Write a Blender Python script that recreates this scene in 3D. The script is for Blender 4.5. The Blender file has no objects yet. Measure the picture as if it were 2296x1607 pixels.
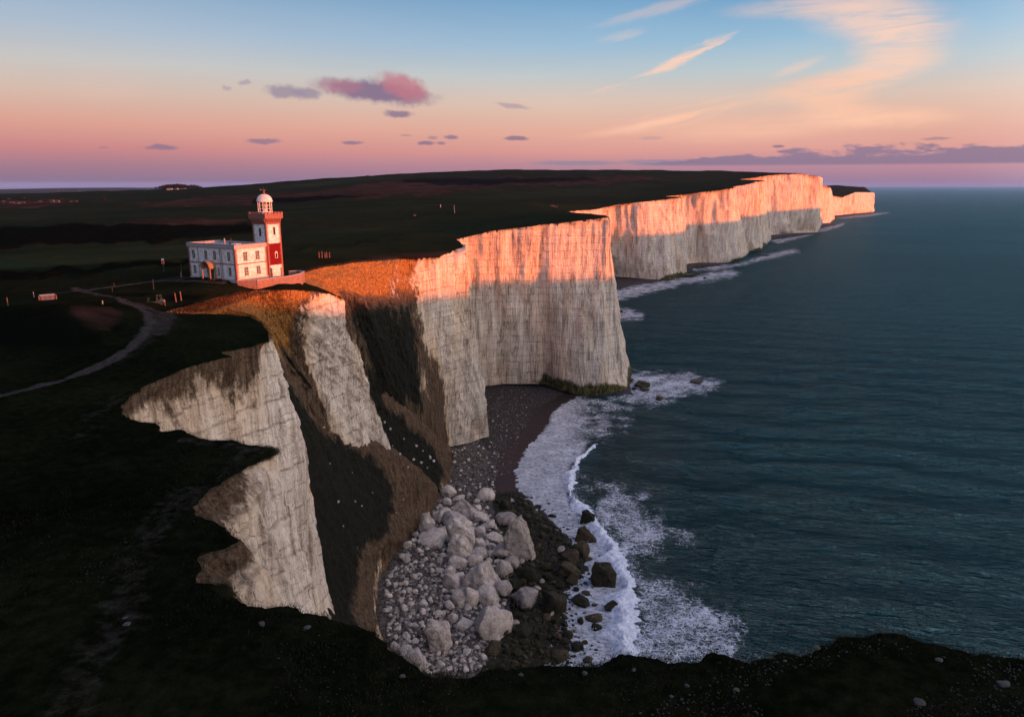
import bpy, bmesh, math, random
import numpy as np
from mathutils import Vector, Matrix
from mathutils.geometry import delaunay_2d_cdt
from mathutils.bvhtree import BVHTree

# ---------------------------------------------------------------- camera, sky, sun
scn = bpy.context.scene
COL = scn.collection
HC = 100.0                       # camera height above the sea, metres
FPX = 1630.0                     # focal length in units of a 2296 px wide picture
PITCH = math.atan((803.5 - 413.5) / FPX)
CP, SP = math.cos(PITCH), math.sin(PITCH)
cam_d = bpy.data.cameras.new('camera')
cam = bpy.data.objects.new('camera', cam_d)
COL.objects.link(cam)
cam.location = (0, 0, HC)
cam.rotation_euler = (math.pi / 2 - PITCH, 0, 0)
cam_d.sensor_width = 36
cam_d.lens = FPX / 2296 * 36
cam_d.clip_start = 0.5
cam_d.clip_end = 400000
scn.camera = cam

SUN_EL = math.radians(3.0)
SH = Vector((0.92, -0.39)).normalized()      # horizontal direction towards the sun
scn.view_settings.view_transform = 'Standard'
scn.view_settings.look = 'None'
scn.view_settings.exposure = 1.3
scn.view_settings.gamma = 1.0
scn.view_settings.use_curve_mapping = False
scn.render.engine = 'CYCLES'
scn.cycles.use_denoising = True
scn.cycles.max_bounces = 5
scn.cycles.diffuse_bounces = 3
scn.cycles.glossy_bounces = 3
scn.cycles.transmission_bounces = 3
scn.cycles.volume_bounces = 0
EXPO = 2 ** 1.3

sun_d = bpy.data.lights.new('sun', 'SUN')
sun_d.energy = 4.1
sun_d.angle = math.radians(0.5)
sun_d.color = (1.0, 0.175, 0.025)
sun = bpy.data.objects.new('sun', sun_d)
COL.objects.link(sun)
sdir = Vector((SH.x * math.cos(SUN_EL), SH.y * math.cos(SUN_EL), math.sin(SUN_EL)))
sun.rotation_euler = sdir.to_track_quat('Z', 'Y').to_euler()
sun.location = sdir * 400


def lin(r, g, b, k=1.0):
    f = lambda c: ((c / 255 + .055) / 1.055) ** 2.4 if c > 10 else c / 255 / 12.92
    return (f(r) * k, f(g) * k, f(b) * k, 1.0)


class NT:
    """small node-tree helper"""
    def __init__(s, tree):
        s.t = tree
        tree.nodes.clear()

    def n(s, kind, ins=None, **props):
        nd = s.t.nodes.new(kind)
        for k, v in props.items():
            setattr(nd, k, v)
        for k, v in (ins or {}).items():
            s.put(nd.inputs[k], v)
        return nd

    def put(s, sock, v):
        if isinstance(v, bpy.types.NodeSocket):
            s.t.links.new(v, sock)
        else:
            sock.default_value = v

    def m(s, op, a, b=0.0, c=None, clamp=False):
        nd = s.n('ShaderNodeMath', operation=op, use_clamp=clamp)
        s.put(nd.inputs[0], a)
        s.put(nd.inputs[1], b)
        if c is not None:
            s.put(nd.inputs[2], c)
        return nd.outputs[0]

    def vm(s, op, a, b=(0, 0, 0)):
        nd = s.n('ShaderNodeVectorMath', operation=op)
        s.put(nd.inputs[0], a)
        if op == 'SCALE':
            s.put(nd.inputs[3], b)
        else:
            s.put(nd.inputs[1], b)
        return nd.outputs[0]

    def noise(s, vec, scale, detail=4.0, rough=0.55, dist=0.0):
        nd = s.n('ShaderNodeTexNoise', {'Vector': vec, 'Scale': scale, 'Detail': detail, 'Roughness': rough, 'Distortion': dist})
        return nd.outputs[0]

    def vor(s, vec, scale, feature='F1', rnd=1.0):
        nd = s.n('ShaderNodeTexVoronoi', {'Vector': vec, 'Scale': scale, 'Randomness': rnd}, feature=feature)
        return nd

    def step(s, v, lo, hi, a=0.0, b=1.0):
        nd = s.n('ShaderNodeMapRange', {'Value': v, 'From Min': lo, 'From Max': hi, 'To Min': a, 'To Max': b}, interpolation_type='SMOOTHSTEP')
        return nd.outputs[0]

    def mix(s, f, a, b, mode='MIX'):
        nd = s.n('ShaderNodeMix', data_type='RGBA', blend_type=mode)
        s.put(nd.inputs[0], f)
        s.put(nd.inputs[6], a)
        s.put(nd.inputs[7], b)
        return nd.outputs[2]

    def ramp(s, v, pts, interp='LINEAR'):
        nd = s.n('ShaderNodeValToRGB')
        cr = nd.color_ramp
        cr.interpolation = interp
        pts = sorted(pts, key=lambda q: q[0])
        cr.elements.remove(cr.elements[-1])
        cr.elements[0].position = pts[0][0]
        for p, c in pts[1:]:
            cr.elements.new(p)
        for e, (p, c) in zip(cr.elements, pts):
            e.color = c
        s.put(nd.inputs[0], v)
        return nd.outputs[0]

    def bump(s, h, dist=1.0, strength=1.0, normal=None):
        nd = s.n('ShaderNodeBump', {'Height': h, 'Distance': dist, 'Strength': strength})
        if normal is not None:
            s.put(nd.inputs['Normal'], normal)
        return nd.outputs[0]


def px_az_el(px, py):
    a = (px - 1148) / FPX
    b = (803.5 - py) / FPX
    v = np.array([a, CP + b * SP, -SP + b * CP])
    v /= np.linalg.norm(v)
    return math.degrees(math.atan2(v[0], v[1])), math.degrees(math.asin(v[2]))


def build_world():
    w = bpy.data.worlds.new('World')
    scn.world = w
    w.use_nodes = True
    t = NT(w.node_tree)
    tc = t.n('ShaderNodeTexCoord').outputs['Generated']
    sep = t.n('ShaderNodeSeparateXYZ', {0: tc})
    x, y, z = sep.outputs
    el = t.m('MULTIPLY', t.m('ARCSINE', t.m('MINIMUM', z, 0.9999)), 180 / math.pi)
    az = t.m('MULTIPLY', t.m('ARCTAN2', x, y), 180 / math.pi)
    e01 = t.m('DIVIDE', el, 90.0, clamp=True)
    k = 1.0 / EXPO

    def R(pts):
        return t.ramp(e01, [(max(0, min(1, e / 90)), lin(*c, k)) for e, c in pts])
    left = R([(0, (128, 112, 140)), (1.3, (163, 120, 138)), (2.4, (198, 130, 134)), (4.0, (218, 158, 144)), (5.9, (212, 184, 170)),
              (7.8, (198, 195, 193)), (9.9, (170, 185, 203)), (12.8, (140, 169, 198)), (30, (118, 150, 205)), (90, (100, 128, 186))])
    right = R([(0, (146, 121, 152)), (1.3, (188, 138, 152)), (2.4, (222, 158, 149)), (4.0, (229, 177, 158)), (5.9, (220, 195, 180)),
               (7.8, (188, 200, 204)), (9.9, (150, 187, 213)), (12.8, (112, 162, 202)), (30, (112, 150, 208)), (90, (100, 130, 188))])
    lr = t.step(az, -38.0, 20.0)
    base = t.mix(lr, left, right)
    # broad evening glow round the sun (behind the camera, to the right)
    dots = t.n('ShaderNodeVectorMath', operation='DOT_PRODUCT')
    t.put(dots.inputs[0], tc)
    dots.inputs[1].default_value = (SH.x, SH.y, 0.15)
    glow = t.step(dots.outputs['Value'], 0.55, 1.0)
    base = t.mix(t.m('MULTIPLY', glow, 1.0), base, t.mix(glow, base, (2.9, 2.05, 1.6, 1)))
    # broad pale light of the upper western sky
    d2 = t.n('ShaderNodeVectorMath', operation='DOT_PRODUCT')
    t.put(d2.inputs[0], tc)
    d2.inputs[1].default_value = Vector((0.93, -0.22, 0.32)).normalized()
    g2 = t.step(d2.outputs['Value'], 0.25, 1.0)
    base = t.mix(g2, base, (0.68, 0.60, 0.60, 1))

    # ---- clouds, all placed by direction of the sky
    comb = t.n('ShaderNodeCombineXYZ', {0: az, 1: el, 2: 0.0}).outputs[0]
    wn = t.n('ShaderNodeTexNoise', {'Vector': comb, 'Scale': 1.1, 'Detail': 5.0, 'Roughness': 0.62})
    wv = t.vm('SUBTRACT', wn.outputs['Color'], (0.5, 0.5, 0.5))
    col = base

    def ell(c, rx, ry, rot=0.0, warp=1.0, lo=0.55, hi=1.15):
        """soft elliptical patch at pixel c, radii in px, returns mask"""
        a0, e0 = px_az_el(*c)
        a1, e1 = px_az_el(c[0] + rx, c[1])
        a2, e2 = px_az_el(c[0], c[1] + ry)
        da, de = abs(a1 - a0), abs(e2 - e0)
        q = t.vm('SUBTRACT', comb, (a0, e0, 0))
        q = t.vm('ADD', q, t.vm('MULTIPLY', wv, (2.2 * warp, 1.1 * warp, 0)))
        mp = t.n('ShaderNodeVectorRotate', {'Vector': q, 'Angle': -rot}, rotation_type='Z_AXIS')
        q = t.vm('MULTIPLY', mp.outputs[0], (1 / da, 1 / de, 0))
        ln = t.n('ShaderNodeVectorMath', {0: q}, operation='LENGTH').outputs['Value']
        return t.step(ln, hi, lo)

    def over(mask, c, strength=1.0):
        nonlocal col
        col = t.mix(t.m('MULTIPLY', mask, strength), col, c)
    # high thin cirrus (stretched noise inside long patches)
    sc = t.n('ShaderNodeVectorRotate', {'Vector': comb, 'Angle': -0.22}, rotation_type='Z_AXIS').outputs[0]
    st1 = t.noise(t.vm('MULTIPLY', sc, (0.16, 1.5, 1)), 1.0, 6, 0.6, 0.6)
    st2 = t.noise(t.vm('MULTIPLY', comb, (0.13, 1.0, 1)), 1.3, 7, 0.66, 0.9)
    s1 = t.step(st1, 0.30, 0.60)
    s2 = t.step(st2, 0.16, 0.60)
    cir = lin(250, 208, 186, k)
    cir2 = lin(255, 200, 170, k)
    for (c, rx, ry, rot, st, stt, cc) in [
        ((1960, 40), 200, 50, -0.20, 0.75, s2, cir), ((2010, 100), 110, 60, -0.1, 0.75, s2, cir),
        ((1960, 165), 170, 32, 0.20, 0.85, s2, cir), ((1850, 195), 160, 26, 0.10, 0.75, s2, cir2),
        ((1870, 230), 90, 30, 0.0, 0.7, s2, cir2), ((1960, 262), 190, 24, -0.03, 0.85, s2, cir2),
        ((1820, 15), 200, 22, 0.0, 0.5, s2, cir), ((1700, 290), 260, 26, 0.06, 0.4, s2, cir2),
        ((1440, 175), 90, 9, 0.33, 0.9, s1, cir), ((1535, 128), 95, 12, 0.42, 0.95, s1, cir), ((1600, 100), 60, 6, 0.42, 0.8, s1, cir), ((1370, 196), 60, 5, 0.25, 0.7, s1, cir),
        ((1560, 240), 130, 7, 0.20, 0.85, s1, cir2), ((1530, 262), 160, 9, 0.2, 0.7, s1, cir2), ((1450, 285), 180, 12, 0.12, 0.35, s1, cir2),
        ((1390, 82), 60, 10, 0.2, 0.30, s1, cir), ((1480, 20), 160, 14, 0.2, 0.30, s1, cir), ((1790, 150), 60, 12, 0.3, 0.4, s1, cir),
        ((240, 190), 90, 40, 0.1, 0.16, s1, lin(235, 190, 180, k)),
    ]:
        m = ell(c, rx * 1.15, ry * 1.3, rot, 0.35, 0.25, 1.15)
        over(t.m('MULTIPLY', m, stt), cc, st)
    # low clouds: grey-mauve with pink tops
    mauve = lin(132, 110, 140, k)
    pink = lin(190, 116, 132, k)
    grey = lin(148, 134, 156, k)
    for (c, rx, ry, rot, warp, cc, st) in [
        ((845, 206), 150, 30, -0.10, 0.9, mauve, 0.97), ((905, 196), 70, 32, -0.3, 0.8, pink, 0.85), ((765, 193), 60, 20, 0.0, 0.7, pink, 0.45),
        ((637, 205), 50, 19, 0.0, 0.7, grey, 0.8), ((690, 210), 36, 16, 0.0, 0.6, grey, 0.8), ((895, 255), 38, 10, 0.0, 0.45, mauve, 0.85),
        ((550, 185), 18, 7, 0.1, 0.4, grey, 0.5), ((508, 198), 12, 6, 0.1, 0.4, grey, 0.4), ((1148, 238), 44, 7, -0.15, 0.4, grey, 0.5),
        ((362, 331), 44, 8, 0.0, 0.35, mauve, 0.8), ((592, 317), 45, 7, 0.0, 0.35, mauve, 0.75), ((232, 331), 14, 3, 0, 0.2, mauve, 0.4),
        ((790, 320), 30, 5, 0.0, 0.3, mauve, 0.8), ((955, 321), 24, 6, 0.0, 0.3, mauve, 0.85), ((1012, 307), 20, 6, 0.0, 0.3, mauve, 0.8), ((988, 321), 12, 5, 0, 0.2, mauve, 0.7),
        ((970, 309), 14, 5, 0, 0.2, mauve, 0.5), ((910, 304), 18, 3, 0, 0.2, mauve, 0.4), ((1158, 311), 34, 6, 0.0, 0.3, mauve, 0.85),
        ((1745, 328), 16, 4, 0.0, 0.2, mauve, 0.8), ((2100, 311), 40, 4, 0.0, 0.25, mauve, 0.5), ((1460, 310), 34, 6, 0, .3, grey, .3),
        ((1290, 366), 120, 7, 0.0, 0.22, grey, 0.85), ((1480, 364), 110, 8, 0.0, 0.3, grey, 0.8),
    ]:
        over(ell(c, rx, ry, rot, warp, 0.45, 1.1), cc, st)
    # the long bank of cloud low over the sea on the right: flat base, lumpy top
    a0, eb = px_az_el(1420, 370)
    a1, et0 = px_az_el(1420, 366)
    a2, et1 = px_az_el(1900, 332)
    top = t.n('ShaderNodeMapRange', {'Value': az, 'From Min': a0, 'From Max': a2, 'To Min': et0, 'To Max': et1 + 0.3}).outputs[0]
    eb2 = px_az_el(1420, 372)[1]
    bl = t.n('ShaderNodeMapRange', {'Value': az, 'From Min': a0, 'From Max': 35.0, 'To Min': eb2, 'To Max': px_az_el(2290, 366)[1]}).outputs[0]
    top = t.m('MAXIMUM', t.m('SUBTRACT', top, bl), 0.12)
    hh = t.m('DIVIDE', t.m('SUBTRACT', el, bl), top)
    bn = t.noise(t.vm('MULTIPLY', comb, (0.42, 1.3, 1)), 1.0, 6, 0.58, 0.3)
    dens = t.m('ADD', t.m('SUBTRACT', 1.0, hh), t.m('MULTIPLY', t.m('SUBTRACT', bn, 0.5), 1.9))
    mbank = t.m('MULTIPLY', t.step(dens, 0.12, 0.42), t.step(t.m('SUBTRACT', el, bl), -0.10, 0.12))
    over(t.m('MULTIPLY', mbank, t.step(az, a0 - 1, a0 + 3)), lin(132, 116, 146, k), 0.85)
    # large-scale unevenness of the air
    big = t.noise(t.vm('MULTIPLY', comb, (0.05, 0.25, 1)), 1.0, 4, 0.5)
    col = t.mix(0.35, col, t.mix(t.step(big, 0.3, 0.7), (0.93, 0.93, 0.95, 1), (1.06, 1.05, 1.04, 1)), 'MULTIPLY')
    # the physical sky, faint, for the far side light
    sk = t.n('ShaderNodeTexSky', sky_type='NISHITA', sun_disc=False, sun_elevation=SUN_EL, sun_rotation=math.atan2(SH.x, SH.y))
    add = t.mix(1.0, col, t.vm('SCALE', sk.outputs[0], 0.004), 'ADD')
    bg = t.n('ShaderNodeBackground', {'Color': add, 'Strength': 1.0})
    out = t.n('ShaderNodeOutputWorld', {'Surface': bg.outputs[0]})
    w.cycles.sampling_method = 'MANUAL'
    w.cycles.sample_map_resolution = 512


build_world()


# ---------------------------------------------------------------- geometry helpers
def ray(px, py):
    a = (np.asarray(px, float) - 1148) / FPX
    b = (803.5 - np.asarray(py, float)) / FPX
    return a, CP + b * SP, -SP + b * CP


def Wz(px, py, z):
    a, fy, fz = ray(px, py)
    t = (z - HC) / fz
    return np.array([a * t, fy * t, z])


def Wy(px, py, Y):
    a, fy, fz = ray(px, py)
    t = Y / fy
    return np.array([a * t, float(Y), HC + fz * t])


def proj(P):
    P = np.asarray(P, float)
    zr = P[..., 2] - HC
    fwd = P[..., 1] * CP - zr * SP
    up = zr * CP + P[..., 1] * SP
    fwd = np.where(fwd < 0.1, 0.1, fwd)
    return 1148 + FPX * P[..., 0] / fwd, 803.5 - FPX * up / fwd


def _h(ix, iy, iz, seed):
    n = (ix * 73856093) ^ (iy * 19349663) ^ (iz * 83492791) ^ (seed * 2654435761 & 0x7fffffff)
    n = n & 0xffffffff
    n = ((n ^ (n >> 15)) * 2246822519) & 0xffffffff
    n = ((n ^ (n >> 13)) * 3266489917) & 0xffffffff
    n = n ^ (n >> 16)
    return (n & 0xffffff) / float(0xffffff) * 2 - 1


def vnoise(x, y, z=0.0, seed=0):
    x, y, z = np.broadcast_arrays(np.asarray(x, float), np.asarray(y, float), np.asarray(z, float))
    xi, yi, zi = np.floor(x).astype(np.int64), np.floor(y).astype(np.int64), np.floor(z).astype(np.int64)
    fx, fy, fz = x - xi, y - yi, z - zi
    ux, uy, uz = [f * f * f * (f * (f * 6 - 15) + 10) for f in (fx, fy, fz)]
    r = 0
    for dx in (0, 1):
        wx = ux if dx else 1 - ux
        for dy in (0, 1):
            wy = uy if dy else 1 - uy
            for dz in (0, 1):
                wz = uz if dz else 1 - uz
                r = r + wx * wy * wz * _h(xi + dx, yi + dy, zi + dz, seed)
    return r


def fbm(x, y, z=0.0, oct=4, seed=0, gain=0.5):
    r, a, f = 0, 1.0, 1.0
    for o in range(oct):
        r = r + a * vnoise(np.asarray(x) * f, np.asarray(y) * f, np.asarray(z) * f, seed + o * 17)
        a *= gain
        f *= 2.03
    return r


def seg_dist(x, y, pts, closed=False):
    """distance from points to a polyline"""
    pts = np.asarray(pts, float)
    n = len(pts)
    d = np.full(np.shape(x), 1e18)
    for i in range(n if closed else n - 1):
        ax, ay = pts[i][:2]
        bx, by = pts[(i + 1) % n][:2]
        ex, ey = bx - ax, by - ay
        L = ex * ex + ey * ey + 1e-12
        t = np.clip(((x - ax) * ex + (y - ay) * ey) / L, 0, 1)
        d = np.minimum(d, (x - ax - t * ex) ** 2 + (y - ay - t * ey) ** 2)
    return np.sqrt(d)


def inside(x, y, poly):
    poly = np.asarray(poly, float)
    c = np.zeros(np.shape(x), bool)
    n = len(poly)
    for i in range(n):
        x1, y1 = poly[i][:2]
        x2, y2 = poly[(i + 1) % n][:2]
        if y1 == y2:
            continue
        hit = ((y1 > y) != (y2 > y)) & (x < (x2 - x1) * (y - y1) / (y2 - y1) + x1)
        c ^= hit
    return c


def softpoly(x, y, poly, soft, wob=0.0, sc=0.03, seed=5):
    """1 inside, 0 outside, blended over +-soft"""
    if wob:
        x = x + wob * fbm(x * sc, y * sc, 0, 3, seed)
        y = y + wob * 0.5 * fbm(x * sc, y * sc, 7.3, 3, seed)
    d = seg_dist(x, y, poly, True)
    s = np.where(inside(x, y, poly), d, -d)
    return np.clip(s / (2 * soft) + 0.5, 0, 1)


def make_mesh(name, V, F, mat=None, parent=None, smooth=True, attrs=None, loc=None):
    me = bpy.data.meshes.new(name)
    V = np.asarray(V, np.float32)
    if isinstance(F, np.ndarray):
        k = F.shape[1]
        me.vertices.add(len(V))
        me.vertices.foreach_set('co', V.ravel())
        me.loops.add(F.size)
        me.loops.foreach_set('vertex_index', F.astype(np.int32).ravel())
        me.polygons.add(len(F))
        me.polygons.foreach_set('loop_start', np.arange(0, F.size, k, dtype=np.int32))
        me.update(calc_edges=True)
    else:
        me.from_pydata(V.tolist(), [], F)
    me.polygons.foreach_set('use_smooth', np.full(len(me.polygons), smooth))
    for an, arr in (attrs or {}).items():
        at = me.attributes.new(an, 'FLOAT_COLOR', 'POINT')
        arr = np.asarray(arr, np.float32)
        if arr.shape[1] == 3:
            arr = np.hstack([arr, np.ones((len(arr), 1), np.float32)])
        at.data.foreach_set('color', arr.ravel())
    if mat:
        me.materials.append(mat)
    o = bpy.data.objects.new(name, me)
    COL.objects.link(o)
    if parent:
        o.parent = parent
    if loc is not None:
        o.location = loc
    return o


def grid_faces(nr, nc, flip=False):
    i = np.arange(nr * nc).reshape(nr, nc)
    a, b, c, d = i[:-1, :-1].ravel(), i[:-1, 1:].ravel(), i[1:, 1:].ravel(), i[1:, :-1].ravel()
    F = np.stack([a, b, c, d], 1) if not flip else np.stack([a, d, c, b], 1)
    return F


def tag(o, label=None, cat=None, group=None, kind=None):
    if label:
        o['label'] = label
    if cat:
        o['category'] = cat
    if group:
        o['group'] = group
    if kind:
        o['kind'] = kind
    return o


def new_mat(name):
    m = bpy.data.materials.new(name)
    m.use_nodes = True
    return m, NT(m.node_tree)


def finish(t, color, rough=0.9, normal=None, spec=0.3, **extra):
    ins = {'Base Color': color, 'Roughness': rough, 'Specular IOR Level': spec}
    ins.update(extra)
    b = t.n('ShaderNodeBsdfPrincipled', ins)
    if normal is not None:
        t.put(b.inputs['Normal'], normal)
    t.n('ShaderNodeOutputMaterial', {'Surface': b.outputs[0]})
    return b


# ---------------------------------------------------------------- ground materials
def mat_cliff():
    m, t = new_mat('chalk_cliff')
    P = t.n('ShaderNodeNewGeometry').outputs['Position']
    z = t.n('ShaderNodeSeparateXYZ', {0: P}).outputs[2]
    cov = t.n('ShaderNodeAttribute', attribute_name='cov')
    cs = t.n('ShaderNodeSeparateColor', {0: cov.outputs['Color']})
    soil, scrub, dry = cs.outputs[0], cs.outputs[1], cs.outputs[2]
    alg = cov.outputs['Alpha']
    # vertical weathering streaks at three sizes
    v1 = t.noise(t.vm('MULTIPLY', P, (1.0, 1.0, 0.05)), 1.5, 5, 0.66)
    v2 = t.noise(t.vm('MULTIPLY', P, (1.0, 1.0, 0.12)), 0.30, 5, 0.6)
    v3 = t.noise(t.vm('MULTIPLY', P, (1.0, 1.0, 0.3)), 0.06, 4, 0.55)
    grain = t.noise(P, 3.2, 5, 0.7)
    stain = t.m('ADD', t.m('MULTIPLY', v1, 0.42), t.m('ADD', t.m('MULTIPLY', v2, 0.38), t.m('MULTIPLY', grain, 0.2)))
    c = t.ramp(stain, [(0.35, (0.12, 0.092, 0.072, 1)), (0.43, (0.32, 0.268, 0.222, 1)), (0.50, (0.58, 0.51, 0.43, 1)), (0.62, (0.79, 0.72, 0.625, 1))])
    ochre = t.step(v3, 0.48, 0.66)
    c = t.mix(t.m('MULTIPLY', ochre, 0.55), c, t.mix(0.8, c, (0.95, 0.74, 0.52, 1), 'MULTIPLY'))
    # flint bands and joints
    zw = t.m('ADD', z, t.m('MULTIPLY', t.noise(P, 0.02, 2, 0.4), 3.0))
    band = t.m('ABSOLUTE', t.m('SUBTRACT', t.m('FRACT', t.m('DIVIDE', zw, 3.45)), 0.5))
    bmask = t.step(t.noise(t.vm('MULTIPLY', P, (1, 1, 2.5)), 0.45, 4, 0.6), 0.36, 0.62)
    band = t.m('MULTIPLY', t.step(band, 0.085, 0.01), bmask)
    jn = t.vor(t.vm('ADD', t.vm('MULTIPLY', P, (0.8, 0.8, 0.87)), t.vm('SCALE', t.n('ShaderNodeTexNoise', {'Vector': P, 'Scale': 0.6}).outputs['Color'], 0.8)), 1.0, 'DISTANCE_TO_EDGE', 0.8)
    joint = t.m('MULTIPLY', t.step(jn.outputs['Distance'], 0.07, 0.0), t.step(t.noise(P, 0.12, 3, 0.5), 0.40, 0.62))
    band2 = t.m('ABSOLUTE', t.m('SUBTRACT', t.m('FRACT', t.m('DIVIDE', t.m('ADD', zw, t.m('MULTIPLY', t.noise(P, 0.5, 3, .6), 0.35)), 1.15)), 0.5))
    band2 = t.m('MULTIPLY', t.step(band2, 0.13, 0.0), t.step(t.noise(t.vm('MULTIPLY', P, (1, 1, 1.6)), 0.5, 4, 0.7), 0.47, 0.66))
    band = t.m('MAXIMUM', band, t.m('MULTIPLY', band2, 0.85))
    dark = t.m('MAXIMUM', t.m('MULTIPLY', band, 0.52), t.m('MULTIPLY', joint, 0.20))
    c = t.mix(dark, c, (0.13, 0.10, 0.085, 1))
    c = t.mix(t.m('MULTIPLY', soil, 2.6, clamp=True), c, t.mix(0.6, c, (0.92, 0.76, 0.56, 1), 'MULTIPLY'))
    # soil, dry grass, scrub and weed by attribute, edges broken by noise
    nz = t.noise(t.vm('MULTIPLY', P, (1, 1, 0.45)), 0.55, 6, 0.7)
    nb = t.noise(P, 0.13, 5, 0.6)
    nn = t.m('ADD', t.m('MULTIPLY', nz, 0.6), t.m('MULTIPLY', nb, 0.4))

    def thr(w, k=1.0):
        return t.step(t.m('ADD', w, t.m('MULTIPLY', t.m('SUBTRACT', nn, 0.5), 1.9 * k)), 0.36, 0.64)
    soilc = t.ramp(t.m('ADD', t.m('MULTIPLY', grain, .5), t.m('MULTIPLY', v1, .5)), [(0.36, (0.016, 0.010, 0.006, 1)), (0.5, (0.078, 0.050, 0.030, 1)), (0.66, (0.20, 0.145, 0.095, 1))])
    c = t.mix(thr(soil), c, soilc)
    dryc = t.ramp(t.noise(t.vm('MULTIPLY', P, (1, 1, 0.3)), 3.0, 5, 0.75), [(0.34, (0.045, 0.020, 0.006, 1)), (0.5, (0.24, 0.11, 0.028, 1)), (0.68, (0.52, 0.28, 0.085, 1))])
    c = t.mix(thr(dry), c, dryc)
    scrc = t.ramp(t.noise(P, 1.4, 6, 0.7), [(0.35, (0.003, 0.0035, 0.0015, 1)), (0.55, (0.010, 0.010, 0.005, 1)), (0.72, (0.032, 0.024, 0.012, 1))])
    c = t.mix(thr(scrub), c, scrc)
    algc = t.ramp(t.noise(t.vm('MULTIPLY', P, (1, 1, 0.4)), 1.0, 5, 0.7), [(0.4, (0.008, 0.009, 0.004, 1)), (0.6, (0.10, 0.09, 0.03, 1))])
    c = t.mix(t.step(t.m('ADD', alg, t.m('MULTIPLY', t.m('SUBTRACT', nn, 0.5), 0.8)), 0.4, 0.6), c, algc)
    h = t.m('ADD', t.m('MULTIPLY', v1, 1.1), t.m('ADD', t.m('MULTIPLY', grain, 0.45), t.m('MULTIPLY', t.m('ADD', band, t.m('MULTIPLY', joint, .6)), -0.30)))
    h = t.m('ADD', h, t.m('MULTIPLY', t.noise(t.vm('MULTIPLY', P, (1, 1, 0.25)), 0.7, 5, 0.6), 0.7))
    finish(t, c, 0.95, t.bump(h, 1.0, 0.8), 0.15)
    return m


def mat_turf():
    m, t = new_mat('downland_turf')
    P = t.n('ShaderNodeNewGeometry').outputs['Position']
    cov = t.n('ShaderNodeAttribute', attribute_name='cov')
    cs = t.n('ShaderNodeSeparateColor', {0: cov.outputs['Color']})
    path, heath, scrub = cs.outputs[0], cs.outputs[1], cs.outputs[2]
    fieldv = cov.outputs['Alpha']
    n1 = t.noise(P, 1.2, 6, 0.7)
    n2 = t.noise(P, 0.06, 5, 0.6)
    n3 = t.noise(t.vm('MULTIPLY', P, (0.35, 1.0, 1.0)), 0.02, 5, 0.6)
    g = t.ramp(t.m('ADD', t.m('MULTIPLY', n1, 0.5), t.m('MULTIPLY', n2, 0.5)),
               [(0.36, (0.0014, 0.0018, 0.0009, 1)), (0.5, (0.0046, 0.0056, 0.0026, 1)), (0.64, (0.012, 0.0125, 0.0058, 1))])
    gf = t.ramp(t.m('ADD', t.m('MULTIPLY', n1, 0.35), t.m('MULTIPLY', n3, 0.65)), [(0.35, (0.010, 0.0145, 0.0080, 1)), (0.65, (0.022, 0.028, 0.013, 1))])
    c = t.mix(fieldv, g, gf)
    nn = t.m('ADD', t.m('MULTIPLY', n1, 0.4), t.m('MULTIPLY', n2, 0.6))
    th = lambda w, k=1.0: t.step(t.m('ADD', w, t.m('MULTIPLY', t.m('SUBTRACT', nn, 0.5), 1.3 * k)), 0.30, 0.70)
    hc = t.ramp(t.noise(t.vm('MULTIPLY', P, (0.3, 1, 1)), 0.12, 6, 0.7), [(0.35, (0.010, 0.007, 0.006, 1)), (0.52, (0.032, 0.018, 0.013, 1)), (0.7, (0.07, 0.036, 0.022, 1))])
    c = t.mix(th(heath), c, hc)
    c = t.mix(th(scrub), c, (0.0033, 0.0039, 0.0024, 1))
    pn = t.noise(t.vm('MULTIPLY', P, (1, 1, 1)), 2.5, 5, 0.7)
    pc = t.ramp(pn, [(0.35, (0.018, 0.015, 0.014, 1)), (0.65, (0.060, 0.052, 0.050, 1))])
    c = t.mix(t.step(t.m('ADD', path, t.m('MULTIPLY', t.m('SUBTRACT', n1, 0.5), 0.9)), 0.28, 0.8), c, pc)
    # chalk and flint crumbs scattered in the turf
    sp = t.vor(P, 3.0)
    spk = t.m('MULTIPLY', t.step(sp.outputs['Distance'], 0.16, 0.08), t.step(t.noise(P, 0.16, 4, 0.6), 0.56, 0.70))
    spk = t.m('MULTIPLY', spk, t.step(t.n('ShaderNodeSeparateColor', {0: sp.outputs['Color']}).outputs[0], 0.72, 0.8))
    c = t.mix(t.m('MULTIPLY', spk, 0.3), c, (0.1800, 0.1620, 0.1560, 1))
    h = t.m('ADD', t.m('MULTIPLY', t.noise(P, 5.0, 5, 0.75), 0.14), t.m('MULTIPLY', n1, 0.35))
    h = t.m('ADD', h, t.m('MULTIPLY', n2, 2.0))
    finish(t, c, 1.0, t.bump(h, 1.0, 0.9), 0.0)
    return m


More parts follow.
